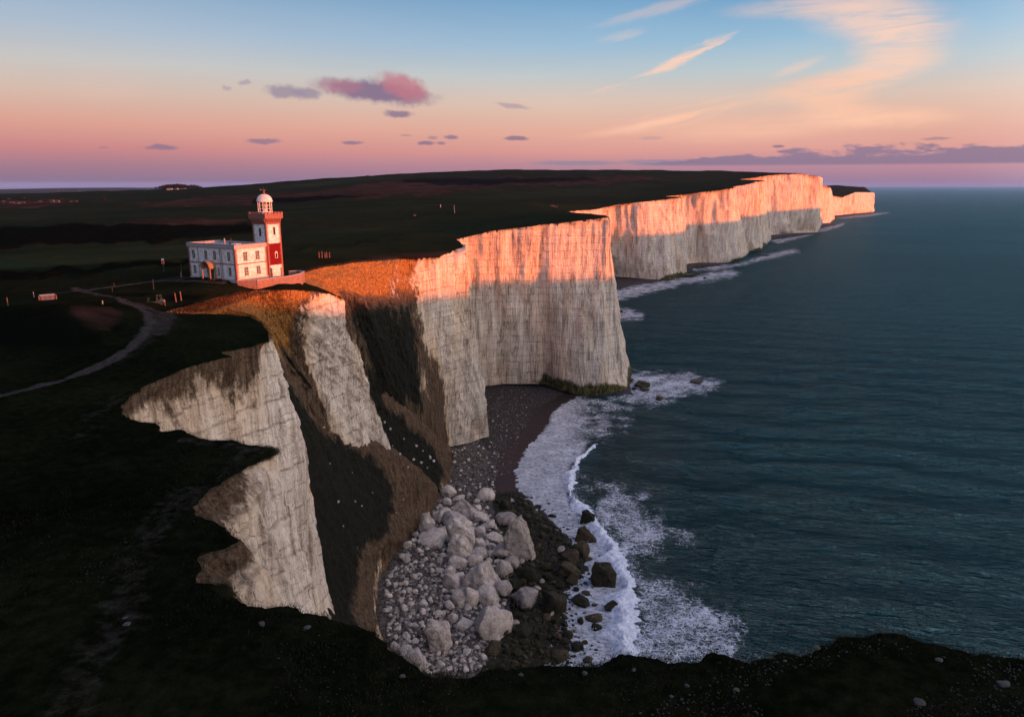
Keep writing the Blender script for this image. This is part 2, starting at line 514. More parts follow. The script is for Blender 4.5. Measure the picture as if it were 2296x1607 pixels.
def mat_beach():
    m, t = new_mat('beach_shingle')
    P = t.n('ShaderNodeNewGeometry').outputs['Position']
    cov = t.n('ShaderNodeAttribute', attribute_name='cov')
    cs = t.n('ShaderNodeSeparateColor', {0: cov.outputs['Color']})
    wet, chalk, weed = cs.outputs
    v = t.vor(P, 3.0)
    pr = t.n('ShaderNodeSeparateColor', {0: v.outputs['Color']}).outputs[0]
    n = t.noise(P, 0.8, 5, 0.65)
    c = t.ramp(t.m('ADD', t.m('MULTIPLY', pr, 0.5), t.m('MULTIPLY', n, 0.5)), [(0.25, (0.010, 0.008, 0.0075, 1)), (0.55, (0.022, 0.018, 0.017, 1)), (0.85, (0.055, 0.047, 0.044, 1))])
    white = t.m('MULTIPLY', t.step(pr, 0.93, 0.97), t.step(v.outputs['Distance'], 0.5, 0.3))
    c = t.mix(white, c, (0.42, 0.39, 0.38, 1))
    nb = t.noise(P, 0.5, 5, 0.7)
    c = t.mix(t.step(t.m('ADD', chalk, t.m('MULTIPLY', t.m('SUBTRACT', nb, 0.5), 1.2)), 0.3, 0.7), c,
              t.ramp(t.m('ADD', t.m('MULTIPLY', pr, 0.6), t.m('MULTIPLY', n, 0.4)), [(0.3, (0.014, 0.011, 0.010, 1)), (0.8, (0.13, 0.11, 0.10, 1))]))  # ground among the boulders darkened as painted gap shade
    c = t.mix(t.step(t.m('ADD', weed, t.m('MULTIPLY', t.m('SUBTRACT', nb, 0.5), 1.2)), 0.3, 0.7), c,
              t.ramp(t.noise(P, 1.6, 5, 0.7), [(0.4, (0.003, 0.0035, 0.002, 1)), (0.7, (0.026, 0.026, 0.011, 1))]))
    wf = t.step(t.m('ADD', wet, t.m('MULTIPLY', t.m('SUBTRACT', nb, 0.5), 0.4)), 0.4, 0.6)
    c = t.mix(wf, c, (0.014, 0.009, 0.0085, 1))
    h = t.m('MULTIPLY', t.m('MULTIPLY', v.outputs['Distance'], -0.25), t.m('SUBTRACT', 1.0, wf))
    b = finish(t, c, t.m('SUBTRACT', 0.95, t.m('MULTIPLY', wf, 0.4)), t.bump(t.m('ADD', h, t.m('MULTIPLY', n, 0.25)), 1.0, 0.7), 0.3)
    return m


def mat_water():
    m, t = new_mat('sea_water')
    P = t.n('ShaderNodeNewGeometry').outputs['Position']
    cov = t.n('ShaderNodeAttribute', attribute_name='cov')
    cs = t.n('ShaderNodeSeparateColor', {0: cov.outputs['Color']})
    foam, lace, sand = cs.outputs
    # wave trains
    wr = t.n('ShaderNodeVectorRotate', {'Vector': P, 'Angle': 0.22}, rotation_type='Z_AXIS').outputs[0]
    w1 = t.noise(t.vm('MULTIPLY', wr, (0.06, 0.21, 1)), 1.0, 3, 0.55, 0.3)
    w2 = t.noise(t.vm('MULTIPLY', wr, (0.20, 0.62, 1)), 1.0, 4, 0.6, 0.3)
    w3 = t.noise(t.vm('MULTIPLY', wr, (0.02, 0.06, 1)), 1.0, 3, 0.5, 0.3)
    ridge = t.m('SUBTRACT', 1.0, t.m('MULTIPLY', t.m('ABSOLUTE', t.m('SUBTRACT', w2, 0.5)), 2.0))
    ridge1 = t.m('SUBTRACT', 1.0, t.m('MULTIPLY', t.m('ABSOLUTE', t.m('SUBTRACT', w1, 0.5)), 2.0))
    h = t.m('ADD', t.m('MULTIPLY', t.m('POWER', ridge, 3.0), 0.55), t.m('ADD', t.m('MULTIPLY', t.m('POWER', ridge1, 2.0), 1.5), t.m('MULTIPLY', w3, 2.0)))
    deep = t.mix(t.step(t.noise(P, 0.004, 3, 0.5), 0.4, 0.6), (0.0015, 0.016, 0.021, 1), (0.0025, 0.024, 0.028, 1))
    c = t.mix(sand, deep, (0.026, 0.036, 0.034, 1))
    # foam: dense sheet and open lace
    wp = t.vm('ADD', P, t.vm('SCALE', t.vm('SUBTRACT', t.n('ShaderNodeTexNoise', {'Vector': P, 'Scale': 0.35, 'Detail': 4.0}).outputs['Color'], (0.5, 0.5, 0.5)), 5.0))
    l1 = t.vor(t.vm('MULTIPLY', wp, (0.55, 0.8, 0.5)), 0.8, 'DISTANCE_TO_EDGE').outputs['Distance']
    l2 = t.vor(t.vm('MULTIPLY', wp, (0.7, 1.0, 0.5)), 2.1, 'DISTANCE_TO_EDGE').outputs['Distance']
    nf = t.noise(t.vm('MULTIPLY', P, (0.6, 1.0, 1)), 1.1, 6, 0.75)
    nf2 = t.noise(P, 0.12, 4, 0.6)
    net = t.m('MAXIMUM', t.step(l1, 0.16, 0.0), t.m('MULTIPLY', t.step(l2, 0.2, 0.0), 0.8))
    net = t.m('MULTIPLY', net, t.step(nf, 0.25, 0.5, 0.4, 1.0))
    lsum = t.m('ADD', t.m('MULTIPLY', net, 0.62), t.m('ADD', t.m('MULTIPLY', lace, 0.72), t.m('ADD', t.m('MULTIPLY', t.m('SUBTRACT', nf2, 0.5), 1.3), t.m('MULTIPLY', t.m('SUBTRACT', nf, 0.5), 0.5))))
    lf = t.m('MULTIPLY', t.step(lsum, 0.72, 1.15), t.step(lace, 0.02, 0.3))
    df = t.m('MULTIPLY', t.step(t.m('ADD', foam, t.m('MULTIPLY', t.m('SUBTRACT', nf, 0.5), 2.2)), 0.40, 1.05), t.step(foam, 0.02, 0.2))
    ft = t.m('MAXIMUM', lf, df)
    c = t.mix(t.m('MULTIPLY', ft, t.step(nf2, 0.2, 0.75, .65, 1.0)), c, t.mix(nf, (0.55, 0.62, 0.80, 1), (0.92, 0.95, 1.0, 1)))
    h2 = t.m('ADD', h, t.m('MULTIPLY', t.m('MULTIPLY', nf, 0.5), t.m('MAXIMUM', foam, lace)))
    nrm = t.bump(h2, 1.8, 1.0)
    dif = t.n('ShaderNodeBsdfDiffuse', {'Color': c, 'Normal': nrm})
    gl = t.n('ShaderNodeBsdfGlossy', {'Color': (0.42, 0.86, 1.0, 1), 'Roughness': 0.22, 'Normal': nrm})
    fr = t.n('ShaderNodeFresnel', {'IOR': 1.333, 'Normal': nrm}).outputs[0]
    fac = t.m('MULTIPLY', t.m('MULTIPLY', t.step(fr, 0.0, 0.9), 0.88), t.m('SUBTRACT', 1.0, ft))
    ms = t.n('ShaderNodeMixShader', {0: fac, 1: dif.outputs[0], 2: gl.outputs[0]})
    t.n('ShaderNodeOutputMaterial', {'Surface': ms.outputs[0]})
    return m


M_CLIFF, M_TURF, M_BEACH, M_WATER = mat_cliff(), mat_turf(), mat_beach(), mat_water()

# ---------------------------------------------------------------- the coast
# cover codes per row: C chalk, S soil, O dry orange grass, G dark scrub, A weed, mixed lower case = half
COVER = {'C': (0, 0, 0, 0), 'c': (.25, 0, 0, 0), 'S': (1, 0, 0, 0), 's': (.55, 0, 0, 0), 'O': (.75, 0, 1, 0), 'o': (.6, 0, .5, 0),
         'G': (.85, 1, 0, 0), 'g': (.8, .5, 0, 0), 'A': (0, 0, 0, 1), 'h': (.35, .5, 0, 0)}
NR = 7


def col_rows(top, foot, flare=1.7):
    vs = np.array([0, .06, .2, .4, .62, .84, 1.0])
    return [np.array([top[0] + (foot[0] - top[0]) * v ** flare, top[1] + (foot[1] - top[1]) * v ** flare, top[2] + (foot[2] - top[2]) * v]) for v in vs]


def rows_px(top, mids, foot):
    """top world pt, mids = 5 (px,py,Y), foot world"""
    if foot[2] > 8:
        foot = foot + np.array([2.0, 2.0, -9.0])
    return [top] + [Wy(*m) for m in mids] + [foot]


def T(px, py, z):
    return Wz(px, py, z)


def TY(px, py, Y):
    return Wy(px, py, Y)


cols = []      # (rows[7], cover string[7])


def add(rows, cov):
    cols.append((np.array(rows), cov))


# foreground lip, right to left (faces hidden from the camera)
for q in [(2700, 1530), (2500, 1500), (2296, 1480), (2200, 1470), (2100, 1452), (2030, 1432), (1960, 1424), (1900, 1434), (1850, 1452), (1800, 1470), (1740, 1472), (1680, 1482),
          (1600, 1458), (1555, 1474), (1500, 1479), (1450, 1466), (1415, 1460), (1380, 1463), (1345, 1486), (1250, 1492), (1200, 1488), (1100, 1497), (1030, 1512),
          (960, 1507), (920, 1490), (885, 1468), (850, 1440), (790, 1402), (728, 1371), (690, 1366), (650, 1352), (600, 1358), (560, 1355), (522, 1330)]:
    tp = T(q[0], q[1], 78.0)
    d = np.array([0.25, 1.0]) if q[0] > 1000 else (np.array([0.75, 0.75]) if q[0] > 740 else np.array([1.0, 0.35]))
    ft = np.array([tp[0] + d[0] * 15, tp[1] + d[1] * 15, 0.5])
    add(col_rows(tp, ft, 1.4), 'SsCCCCC')
for (q, c) in [((490, 1314), 'SScCCCC'), ((440, 1308), 'SScCCCC'), ((452, 1250), 'SScCCCC'), ((525, 1214), 'SScCCCC'), ((470, 1170), 'SScCCCC'), ((430, 1140), 'SScCCCC'),
               ((500, 1080), 'SScCCCC'), ((560, 1045), 'ScCCCCC'), ((625, 1016), 'SsCCCCC')]:
    tp = T(q[0], q[1], 78.0)
    # a soil slope just under the lip, then the face
    dx = {440: 1, 452: 1.1, 490: 1, 525: .9, 470: 1.2, 430: 1.3, 500: 1.25, 560: 1.0, 625: .6}[q[0]]
    p = [tp, tp + [0.5 * dx, -.1, -.5], tp + [2.0 * dx, -.3, -2.6], tp + [3.0 * dx, -.4, -7], tp + [3.6 * dx + .6, 0, -16], tp + [6, 1, -45], tp + [10, 2, -77]]
    add(p, c)
for (q, c) in [((600, 1000), 'GsCCCCC'), ((520, 985), 'ScCCCCC'), ((460, 984), 'ScCCCCC'), ((400, 966), 'ScCCCCC'), ((355, 967), 'ScCCCCC'), ((345, 950), 'SccCCCC'), ((310, 945), 'ScCCCCC'), ((275, 925), 'ScCCCCC')]:
    tp = T(q[0], q[1], 78.0)
    ft = np.array([-24.0 - (600 - q[0]) * .002, tp[1] + 6, 0.5])
    if q[0] < 450:
        ft = np.array([-29.0, tp[1] + 6, 0.5])
    add(col_rows(tp, ft, 1.25), c)
# the tall white face under the near turf, seen along the shore
for (q, c) in [((290, 892), 'ScCCCCC'), ((330, 862), 'ScCCCCC'), ((400, 832), 'SscCCCC'), ((450, 815), 'ScCCCCC'), ((518, 800), 'SsCCCCC'), ((498, 790), 'SsCCCCC'), ((560, 778), 'SsCCCCC')]:
    tp = T(q[0], q[1], 78.0)
    add(col_rows(tp, np.array([-31.0, tp[1] + 3, 0.5]), 1.15), c)
tp = T(604, 765, 78.0)
add([tp, Wy(612, 775, 102.6), Wy(640, 850, 104), Wy(668, 950, 105), Wy(688, 1080, 107), Wy(730, 1370, 112), np.array([-30, 117, .5])], 'OCCCCCC')
tp = T(602, 742, 78.0)
add([tp, Wy(610, 765, 111), np.array([-37, 112, 70]), np.array([-37, 113, 60]), np.array([-36.5, 114, 40]), np.array([-36, 118, 25]), np.array([-33, 124, 2])], 'OSCCCCC')
add(col_rows(T(585, 722, 78.0), np.array([-37, 128, 30.0]), 1.0), 'OSSCCCC')
add(col_rows(T(560, 710, 78.0), np.array([-39, 133, 35.0]), 1.0), 'OOSSCCC')
add(col_rows(T(500, 704, 78.0), np.array([-42, 140, 42.0]), 1.0), 'OOOSSSS')
add(col_rows(T(430, 704, 78.0), np.array([-45, 146, 48.0]), 1.0), 'OOOOSSS')
add(col_rows(T(372, 701, 78.0), np.array([-49, 150, 52.0]), 1.0), 'OOOOOSS')
add(rows_px(T(400, 690, 78.2), [(440, 694, 135), (500, 700, 137), (560, 716, 141), (612, 752, 147), (632, 800, 151)], Wy(660, 880, 156)), 'OOOOOoS')
add(rows_px(T(455, 677, 78.8), [(480, 683, 138.5), (520, 693, 138), (578, 712, 142), (618, 755, 149), (638, 805, 154)], Wy(668, 885, 160)), 'OOOOOSS')
add(rows_px(T(540, 654, 79.0), [(552, 662, 147), (575, 682, 147.5), (606, 712, 150), (636, 760, 155), (660, 830, 160)], Wy(700, 905, 166)), 'GOOOOSs')
add(rows_px(T(590, 648, 79.0), [(597, 657, 148.5), (612, 680, 149.5), (636, 720, 153), (662, 780, 159), (690, 850, 164)], Wy(725, 925, 170)), 'GOOOSSs')
add(rows_px(T(640, 648, 79.0), [(643, 656, 150), (652, 683, 152), (668, 730, 156.5), (692, 800, 163), (722, 870, 168)], Wy(752, 935, 174)), 'GOOscCc')
add(rows_px(T(680, 649, 78.0), [(682, 657, 156), (688, 683, 157), (700, 735, 162), (722, 805, 169), (750, 880, 174)], Wy(785, 950, 181)), 'GOscCCC')
add(rows_px(T(715, 653, 76.6), [(717, 661, 163), (722, 690, 164.5), (735, 740, 168.5), (755, 810, 174), (782, 890, 180)], Wy(812, 970, 188)), 'GscCCCC')
add(rows_px(T(740, 659, 75.0), [(741, 668, 168.5), (745, 695, 169.5), (757, 745, 173), (780, 815, 179), (805, 895, 186)], Wy(838, 985, 194)), 'hCCCCCC')
add(rows_px(T(768, 671, 72.5), [(769, 682, 177), (775, 715, 178.5), (788, 775, 181.5), (808, 845, 185.5), (832, 920, 191)], Wy(862, 1012, 198)), 'OCCCCCC')
# round the back of that prow into the second gully
add(col_rows(T(762, 664, 73.2), np.array([-34, 206, 12.0]), 1.2), 'OSsCCCC')
add(rows_px(T(722, 648, 76.2), [(750, 660, 176), (772, 680, 182), (785, 712, 186), (798, 760, 190), (812, 800, 194)], Wy(822, 850, 199)), 'OOSgggG')
add(rows_px(T(692, 637, 78.0), [(714, 644, 173), (742, 660, 181), (775, 695, 187), (800, 752, 192), (815, 800, 197)], Wy(828, 850, 202)), 'OOOgggG')
add(rows_px(T(672, 620, 79.0), [(692, 628, 178), (745, 650, 187), (780, 690, 192), (803, 748, 197), (820, 800, 201)], Wy(838, 855, 206)), 'OOOgggG')
add(rows_px(T(690, 605, 78.8), [(704, 614, 189), (738, 634, 192), (778, 672, 196), (806, 735, 201), (824, 795, 205)], Wy(845, 860, 210)), 'GOOgggG')
add(rows_px(T(728, 595, 78.4), [(738, 606, 200), (762, 632, 199), (792, 675, 200), (815, 735, 204), (836, 798, 208)], Wy(858, 872, 213)), 'GOOgGGG')
add(rows_px(T(772, 588, 78.2), [(778, 600, 209), (796, 635, 206.5), (820, 685, 205.5), (838, 745, 208), (858, 808, 211)], Wy(880, 885, 217)), 'GOOgGGG')
add(rows_px(T(825, 581, 77.8), [(829, 595, 222), (842, 635, 219), (862, 690, 217), (878, 750, 217), (895, 820, 219)], Wy(915, 905, 224)), 'GOOgGGS')
add(rows_px(T(870, 578, 77.4), [(873, 592, 228), (882, 640, 225), (896, 700, 223), (908, 760, 223), (925, 840, 226)], Wy(950, 940, 234)), 'GoogGGS')
add(rows_px(T(912, 577, 77.2), [(914, 592, 235), (917, 640, 232), (922, 700, 230), (930, 765, 229.5), (950, 850, 233)], Wy(980, 965, 243)), 'GOoggsS')
add(rows_px(T(945, 575, 77.0), [(946, 592, 240), (946, 640, 238), (948, 710, 237), (957, 780, 238), (978, 870, 243)], Wy(1000, 1003, 254)), 'GcccsSS')
add(rows_px(T(976, 573, 77.0), [(977, 590, 243), (982, 640, 243.5), (988, 710, 245), (992, 790, 248), (1002, 880, 253)], Wy(1015, 1000, 262)), 'GCCCCcC')
add(rows_px(T(1012, 563, 77.6), [(1013, 580, 250), (1018, 640, 251), (1026, 715, 254), (1037, 800, 258), (1048, 890, 263)], Wz(1055, 992, 2)), 'hCCCCCC')
add(rows_px(T(1044, 549, 78.4), [(1045, 566, 256), (1051, 640, 257.5), (1060, 720, 260.5), (1072, 800, 264.5), (1088, 895, 270)], Wz(1097, 978, 1.5)), 'hCCCCCC')
nB = len(cols)
add(col_rows(TY(1036, 541, 276), np.array([-14, 300, 0.5]), 1.3), 'hCCCCCC')
add(col_rows(TY(1030, 537, 305), np.array([-20, 330, 0.5]), 1.3), 'hCCCCCC')
for (a, b, c) in [((1046, 533), (1083, 866, 3), 'hCCCCCC'), ((1100, 518), (1130, 861, 3), 'hCCCCCC'), ((1170, 510.5), (1195, 860, 3), 'hCCCCCc'), ((1215, 504), (1222, 862, 2.5), 'hCCCCcA'), ((1262, 500), (1262, 876, 1.5), 'hCCCCcA'),
                  ((1310, 494), (1308, 888, 0), 'hCCCCCA'), ((1345, 490), (1362, 886, -.3), 'hCCCCCA')]:
    Y = 338 + (a[0] - 1046) / 326 * 14
    add(col_rows(TY(a[0], a[1], Y), Wz(*b), 1.3), c)
add(rows_px(TY(1371, 487, 352), [(1372, 510, 352), (1374, 590, 352.3), (1380, 680, 353), (1389, 760, 354), (1403, 845, 355.5)], Wz(1411, 876, -.3)), 'hCCCCCA')
add(col_rows(TY(1362, 483, 385), np.array([66.0, 385, -.3]), 1.3), 'hCCCCCA')
add(col_rows(TY(1330, 479.5, 420), np.array([60.0, 440, 0]), 1.3), 'hCCCCCA')
nC = len(cols)
add(col_rows(TY(1293, 477.5, 470), np.array([60, 490, 0]), 1.2), 'hCCCCCC')
add(col_rows(TY(1268, 474.5, 560), np.array([65, 570, 0]), 1.2), 'hCCCCCC')
add(col_rows(TY(1296, 472.5, 640), np.array([80, 650, 0]), 1.2), 'hCCCCCC')
add(col_rows(TY(1332, 470, 720), np.array([100, 730, 1]), 1.2), 'hCCCCCC')
for (a, b, Y, c) in [((1352, 466), (1372, 620, 2), 775, 'hCCCCCC'), ((1385, 459), (1410, 622, 2), 778, 'hCCCCCc'), ((1440, 453), (1455, 626, 1), 782, 'hCCCCCC'), ((1490, 448), (1500, 628, 0), 795, 'hCCCCCA'), ((1530, 443), (1534, 621, -.3), 812, 'hCCCCCA')]:
    add(col_rows(TY(a[0], a[1], Y), Wz(*b), 1.25), c)
add(col_rows(TY(1524, 441.5, 850), np.array([203, 860, -.3]), 1.3), 'hCCCCCC')
add(col_rows(TY(1492, 440.6, 890), np.array([185, 915, 1]), 1.3), 'hCCCCCC')
for (a, b, Y, c) in [((1526, 437.5), (1530, 593, 1), 940, 'hCCCCCC'), ((1568, 431.5), (1565, 589, 1), 943, 'hCCCCCc'), ((1612, 427), (1610, 589, 1), 950, 'hCCCCCC'), ((1644, 421), (1652, 588, -.3), 965, 'hCCCCCA')]:
    add(col_rows(TY(a[0], a[1], Y), Wz(*b), 1.25), c)
add(col_rows(TY(1645, 420, 1050), np.array([337, 1060, -.3]), 1.3), 'hCCCCCC')
for (a, b, Y, c) in [((1650, 418.5), (1656, 567, 0), 1090, 'hCCCCCC'), ((1692, 409.5), (1699, 565, -.3), 1112, 'hCCCCCA')]:
    add(col_rows(TY(a[0], a[1], Y), Wz(*b), 1.25), c)
add(col_rows(TY(1692, 409, 1170), np.array([402, 1180, -.3]), 1.3), 'hCCCCCC')
for (a, b, Y, c) in [((1697, 408), (1700, 556, 0), 1190, 'hCCCCCC'), ((1714, 405), (1722, 553.5, -.3), 1206, 'hCCCCCA')]:
    add(col_rows(TY(a[0], a[1], Y), Wz(*b), 1.25), c)
add(col_rows(TY(1703, 404, 1290), np.array([450, 1300, 0]), 1.3), 'hCCCCCC')
add(col_rows(TY(1658, 402.6, 1390), np.array([455, 1400, 2]), 1.3), 'hCCCCCC')
for (a, b, Y, c) in [((1690, 398.5), (1705, 529, 1), 1470, 'hCCCCCC'), ((1725, 393), (1735, 526.5, 1), 1490, 'hCCCCCC'), ((1765, 390.5), (1770, 524, 0), 1515, 'hCCCCCC'), ((1800, 390), (1802, 523, 0), 1535, 'hCCCCCC'), ((1834, 395.5), (1831, 522, 0), 1561, 'hCCCCCC')]:
    add(col_rows(TY(a[0], a[1], Y), Wz(*b), 1.2), c)
add(col_rows(TY(1833, 397, 1720), np.array([725, 1740, -.3]), 1.2), 'hCCCCCC')
for (a, b, Y, c) in [((1838, 413), (1842, 503, 0), 1900, 'hCCCCCC'), ((1860, 420), (1861, 500.8, 0), 1948, 'hCCCCCC')]:
    add(col_rows(TY(a[0], a[1], Y), Wz(*b), 1.2), c)
add(col_rows(TY(1859, 426, 2150), np.array([940, 2170, -.3]), 1.2), 'hCCCCCC')
for (a, b, Y, c) in [((1861, 438), (1863, 485, 0), 2380, 'hCCCCCC'), ((1889, 442.5), (1893, 481.5, 0), 2480, 'hCCCCCC'), ((1917, 431), (1920, 479.5, 0), 2560, 'hCCCCCC'), ((1954, 431.5), (1955, 476.5, 0), 2698, 'hCCCCCC')]:
    add(col_rows(TY(a[0], a[1], Y), Wz(*b), 1.1), c)
add(col_rows(TY(1950, 428, 2850), np.array([1400, 2860, -.3]), 1.1), 'hCCCCCC')
nE = len(cols)


def catrom_rows(P, n):
    """P (7,...,3) control rows -> n rows by Catmull-Rom"""
    K = len(P)
    u = np.linspace(0, K - 1, n) if n > 2 else np.array([0, K - 1])
    i = np.clip(np.floor(u).astype(int), 0, K - 2)
    f = u - i
    idx = lambda j: P[np.clip(j, 0, K - 1)]
    sh = (-1,) + (1,) * (P.ndim - 1)
    f = f.reshape(sh)
    p0, p1, p2, p3 = idx(i - 1), idx(i), idx(i + 1), idx(i + 2)
    return 0.5 * ((2 * p1) + (-p0 + p2) * f + (2 * p0 - 5 * p1 + 4 * p2 - p3) * f ** 2 + (-p0 + 3 * p1 - 3 * p2 + p3) * f ** 3), u


edge_pts = []


def build_cliff(i0, i1, nrows, dsf, first, name, seed, fl=1.0):
    """loft control columns i0..i1 inclusive"""
    C = [cols[i][0] for i in range(i0, i1 + 1)]
    cv = [np.array([COVER[ch] for ch in cols[i][1]]) for i in range(i0, i1 + 1)]
    A, K, S = [], [], []
    s = 0
    for j in range(len(C) - 1):
        a, b = C[j], C[j + 1]
        L = max(np.linalg.norm((a - b)[k]) for k in (0, 3, 5))
        Y = max(20, 0.5 * (a[0][1] + b[0][1]))
        n = max(3, int(L / (Y * dsf)))
        for q in range(n + (1 if j == len(C) - 2 else 0)):
            f = q / n
            A.append(a * (1 - f) + b * f)
            K.append(cv[j] * (1 - f) + cv[j + 1] * f)
            S.append(s + f * L)
        s += L
    A = np.array(A).transpose(1, 0, 2)     # 7, n, 3
    K = np.array(K).transpose(1, 0, 2)
    S = np.array(S)
    # ragged lip: push the upper rows in plan
    tang = np.gradient(A[0][:, :2], axis=0)
    k = 9
    ker = np.ones(k) / k
    tx = np.convolve(np.pad(tang[:, 0], k // 2, mode='edge'), ker, 'valid')
    ty = np.convolve(np.pad(tang[:, 1], k // 2, mode='edge'), ker, 'valid')
    ln = np.hypot(tx, ty) + 1e-9
    nx, ny = ty / ln, -tx / ln           # seaward when walking with the land on the left
    X0, Y0 = A[0][:, 0], A[0][:, 1]
    scale = np.clip(Y0 / 150, 0.6, 4)
    lip = scale * (0.55 * fbm(X0 / (6 * scale), Y0 / (6 * scale), 0, 4, seed) + 0.25 * fbm(X0 / (1.2 * scale), Y0 / (1.2 * scale), 0, 3, seed + 9))
    cc = np.arange(len(lip))
    lip = lip * (1 if first else np.clip(cc / 8, 0, 1)) * np.clip((len(cc) - 1 - cc) / 8, 0, 1)
    fall = np.array([1, 1, .7, .4, .2, .1, 0])[:, None]
    A[:, :, 0] += fall * lip * nx
    A[:, :, 1] += fall * lip * ny
    P, u = catrom_rows(A, nrows)
    Kc, _ = catrom_rows(K, nrows)
    Kc = np.clip(Kc, 0, 1)
    v = (u / 6)[:, None]
    X, Y, Z = P[..., 0], P[..., 1], P[..., 2]
    ramp = np.clip(v / 0.10, 0, 1) ** 1.2
    sc = np.clip(Y0 / 250, 0.5, 3.2)[None, :] * fl
    # flutes: vertical ribs that wander a little with height
    wz = Z * 0.018
    f1 = 1 - np.abs(fbm(X / (9 * sc), Y / (9 * sc), wz * .9, 3, seed + 3)) * 2
    f2 = 1 - np.abs(fbm(X / (3 * sc), Y / (3 * sc), wz * 1.5, 3, seed + 5)) * 2
    f3 = fbm(X / (0.9 * sc), Y / (0.9 * sc), Z / 5.0, 3, seed + 7)
    big = fbm(X / 34, Y / 34, Z / 40, 3, seed + 11)
    big = big + np.clip((Y0 - 420) / 300, 0, 3.2)[None, :] * 3.4 * fbm(X / 80, Y / 80, Z / 220, 3, seed + 13)
    course = vnoise(X / 2.6, Y / 2.6, np.floor(Z / 1.15) * 7.7, seed + 31) + .6 * vnoise(X / 6, Y / 6, np.floor(Z / 3.45) * 5.3, seed + 33)
    ledge = fbm(X / 25, Y / 25, Z / 1.3, 2, seed + 21)
    soft = 1 - 0.55 * np.clip(Kc[..., 0] + Kc[..., 1] + Kc[..., 2], 0, 1)
    D = ramp * soft * (sc * ((1.45 * f1 + 0.5 * f2 - .8) * np.interp(Y0, [0, 200, 330, 420, 800], [1.0, .9, .62, .75, .55])[None, :] + 0.13 * f3) + 1.0 * big + 0.12 * ledge + 0.20 * course)
    D += ramp * (1 - soft) * (0.5 * fbm(X / 1.3, Y / 1.3, Z / 1.3, 4, seed + 2))
    endf = 1 - 0.7 * np.clip((v - .93) / .07, 0, 1)
    D = D * endf
    cc = np.arange(P.shape[1])
    tw = np.clip(cc / 8, 0, 1) if not first else np.ones(len(cc))
    tw = tw * np.clip((len(cc) - 1 - cc) / 8, 0, 1)
    D = D * tw[None, :]
    P[..., 0] += nx * D
    P[..., 1] += ny * D
    V = P.reshape(-1, 3)
    o = make_mesh(name, V, grid_faces(nrows, P.shape[1]), M_CLIFF, attrs={'cov': Kc.reshape(-1, 4)})
    tag(o, kind='structure')
    e = P[0]
    edge_pts.append(e if first else e[1:])
    return o


build_cliff(0, nB - 1, 190, 0.0028, True, 'cliff', 3)
build_cliff(nB - 1, nC - 1, 130, 0.0024, False, 'cliff', 40)
build_cliff(nC - 1, nE - 1, 64, 0.0017, False, 'cliff', 80)
EDGE = np.vstack(edge_pts)


SLOPES = []


def build_slope(grid, cover, n, mrows, seed, name, amp=1.0):
    """grid: rows of world points (same count); cover: rows of codes"""
    G = np.array(grid, float)
    Kv = np.array([[COVER[ch] for ch in r] for r in cover])
    P, _ = catrom_rows(G, mrows)
    Kc, _ = catrom_rows(Kv, mrows)
    P = P.transpose(1, 0, 2)
    Kc = Kc.transpose(1, 0, 2)
    P, _ = catrom_rows(P, n)
    Kc, _ = catrom_rows(Kc, n)
    Kc = np.clip(Kc, 0, 1)
    P = P.transpose(1, 0, 2)
    Kc = Kc.transpose(1, 0, 2)
    X, Y, Z = P[..., 0], P[..., 1], P[..., 2]
    d = amp * (0.9 * fbm(X / 9, Y / 9, Z / 9, 4, seed) + 0.35 * fbm(X / 1.6, Y / 1.6, Z / 1.6, 4, seed + 4))
    dx = np.gradient(P, axis=1)
    dy = np.gradient(P, axis=0)
    N = np.cross(dx, dy)
    N /= np.linalg.norm(N, axis=-1, keepdims=True) + 1e-9
    N *= np.sign(N[..., 2:3] + 1e-6)
    P = P + N * d[..., None]
    o = make_mesh(name, P.reshape(-1, 3), grid_faces(P.shape[0], P.shape[1]), M_CLIFF, attrs={'cov': Kc.reshape(-1, 4)})
    tag(o, kind='structure')
    SLOPES.append(BVHTree.FromPolygons(P.reshape(-1, 3).tolist(), grid_faces(P.shape[0], P.shape[1]).tolist()))
    return P


row0 = [Wy(590, 765, 146), Wy(640, 825, 153), Wy(720, 918, 170), Wy(800, 966, 183), Wy(862, 1008, 193), Wy(940, 1066, 201), Wy(980, 1124, 207)]
back = [p + np.array([1, 6, -2.0]) for i, p in enumerate(row0)]
row1 = [Wy(600, 860, 138), Wy(650, 900, 146), Wy(715, 992, 158), Wy(790, 1050, 172), Wy(852, 1090, 182), Wy(918, 1138, 193), Wy(962, 1165, 199)]
row2 = [Wy(600, 1000, 125), Wy(680, 1080, 137), Wy(715, 1120, 145), Wy(780, 1150, 157), (Wy(838, 1180, 168)), Wy(888, 1203, 178), Wz(918, 1212, 1.5)]
row3 = [Wy(620, 1200, 115), Wy(700, 1250, 128), Wy(740, 1270, 135), Wy(785, 1268, 145), Wy(822, 1262, 155), Wy(848, 1262, 165), Wz(866, 1280, 1.5)]
row4 = [Wy(650, 1400, 108), Wy(730, 1380, 120), Wy(770, 1380, 128), Wy(800, 1372, 135), Wy(825, 1375, 141), Wy(840, 1385, 145), Wz(852, 1400, 1)]
row5 = [Wy(700, 1560, 100), Wy(760, 1520, 108), Wy(800, 1510, 114), Wy(840, 1500, 119), Wy(875, 1495, 123), Wy(900, 1492, 127), Wz(925, 1500, 0.5)]
build_slope([back, row0, row1, row2, row3, row4, row5],
            ['GGGGSSS', 'gSSSSSS', 'GGGGGSS', 'GGGGGSS', 'GGGGSso', 'GGGgSsS', 'GGGgSsS'], 150, 150, 11, 'slope')
r0 = [Wy(790, 790, 202), Wy(818, 836, 206), Wy(860, 880, 212), Wy(905, 922, 219), Wy(950, 962, 228), Wy(1000, 1010, 240), Wy(1012, 1040, 247)]
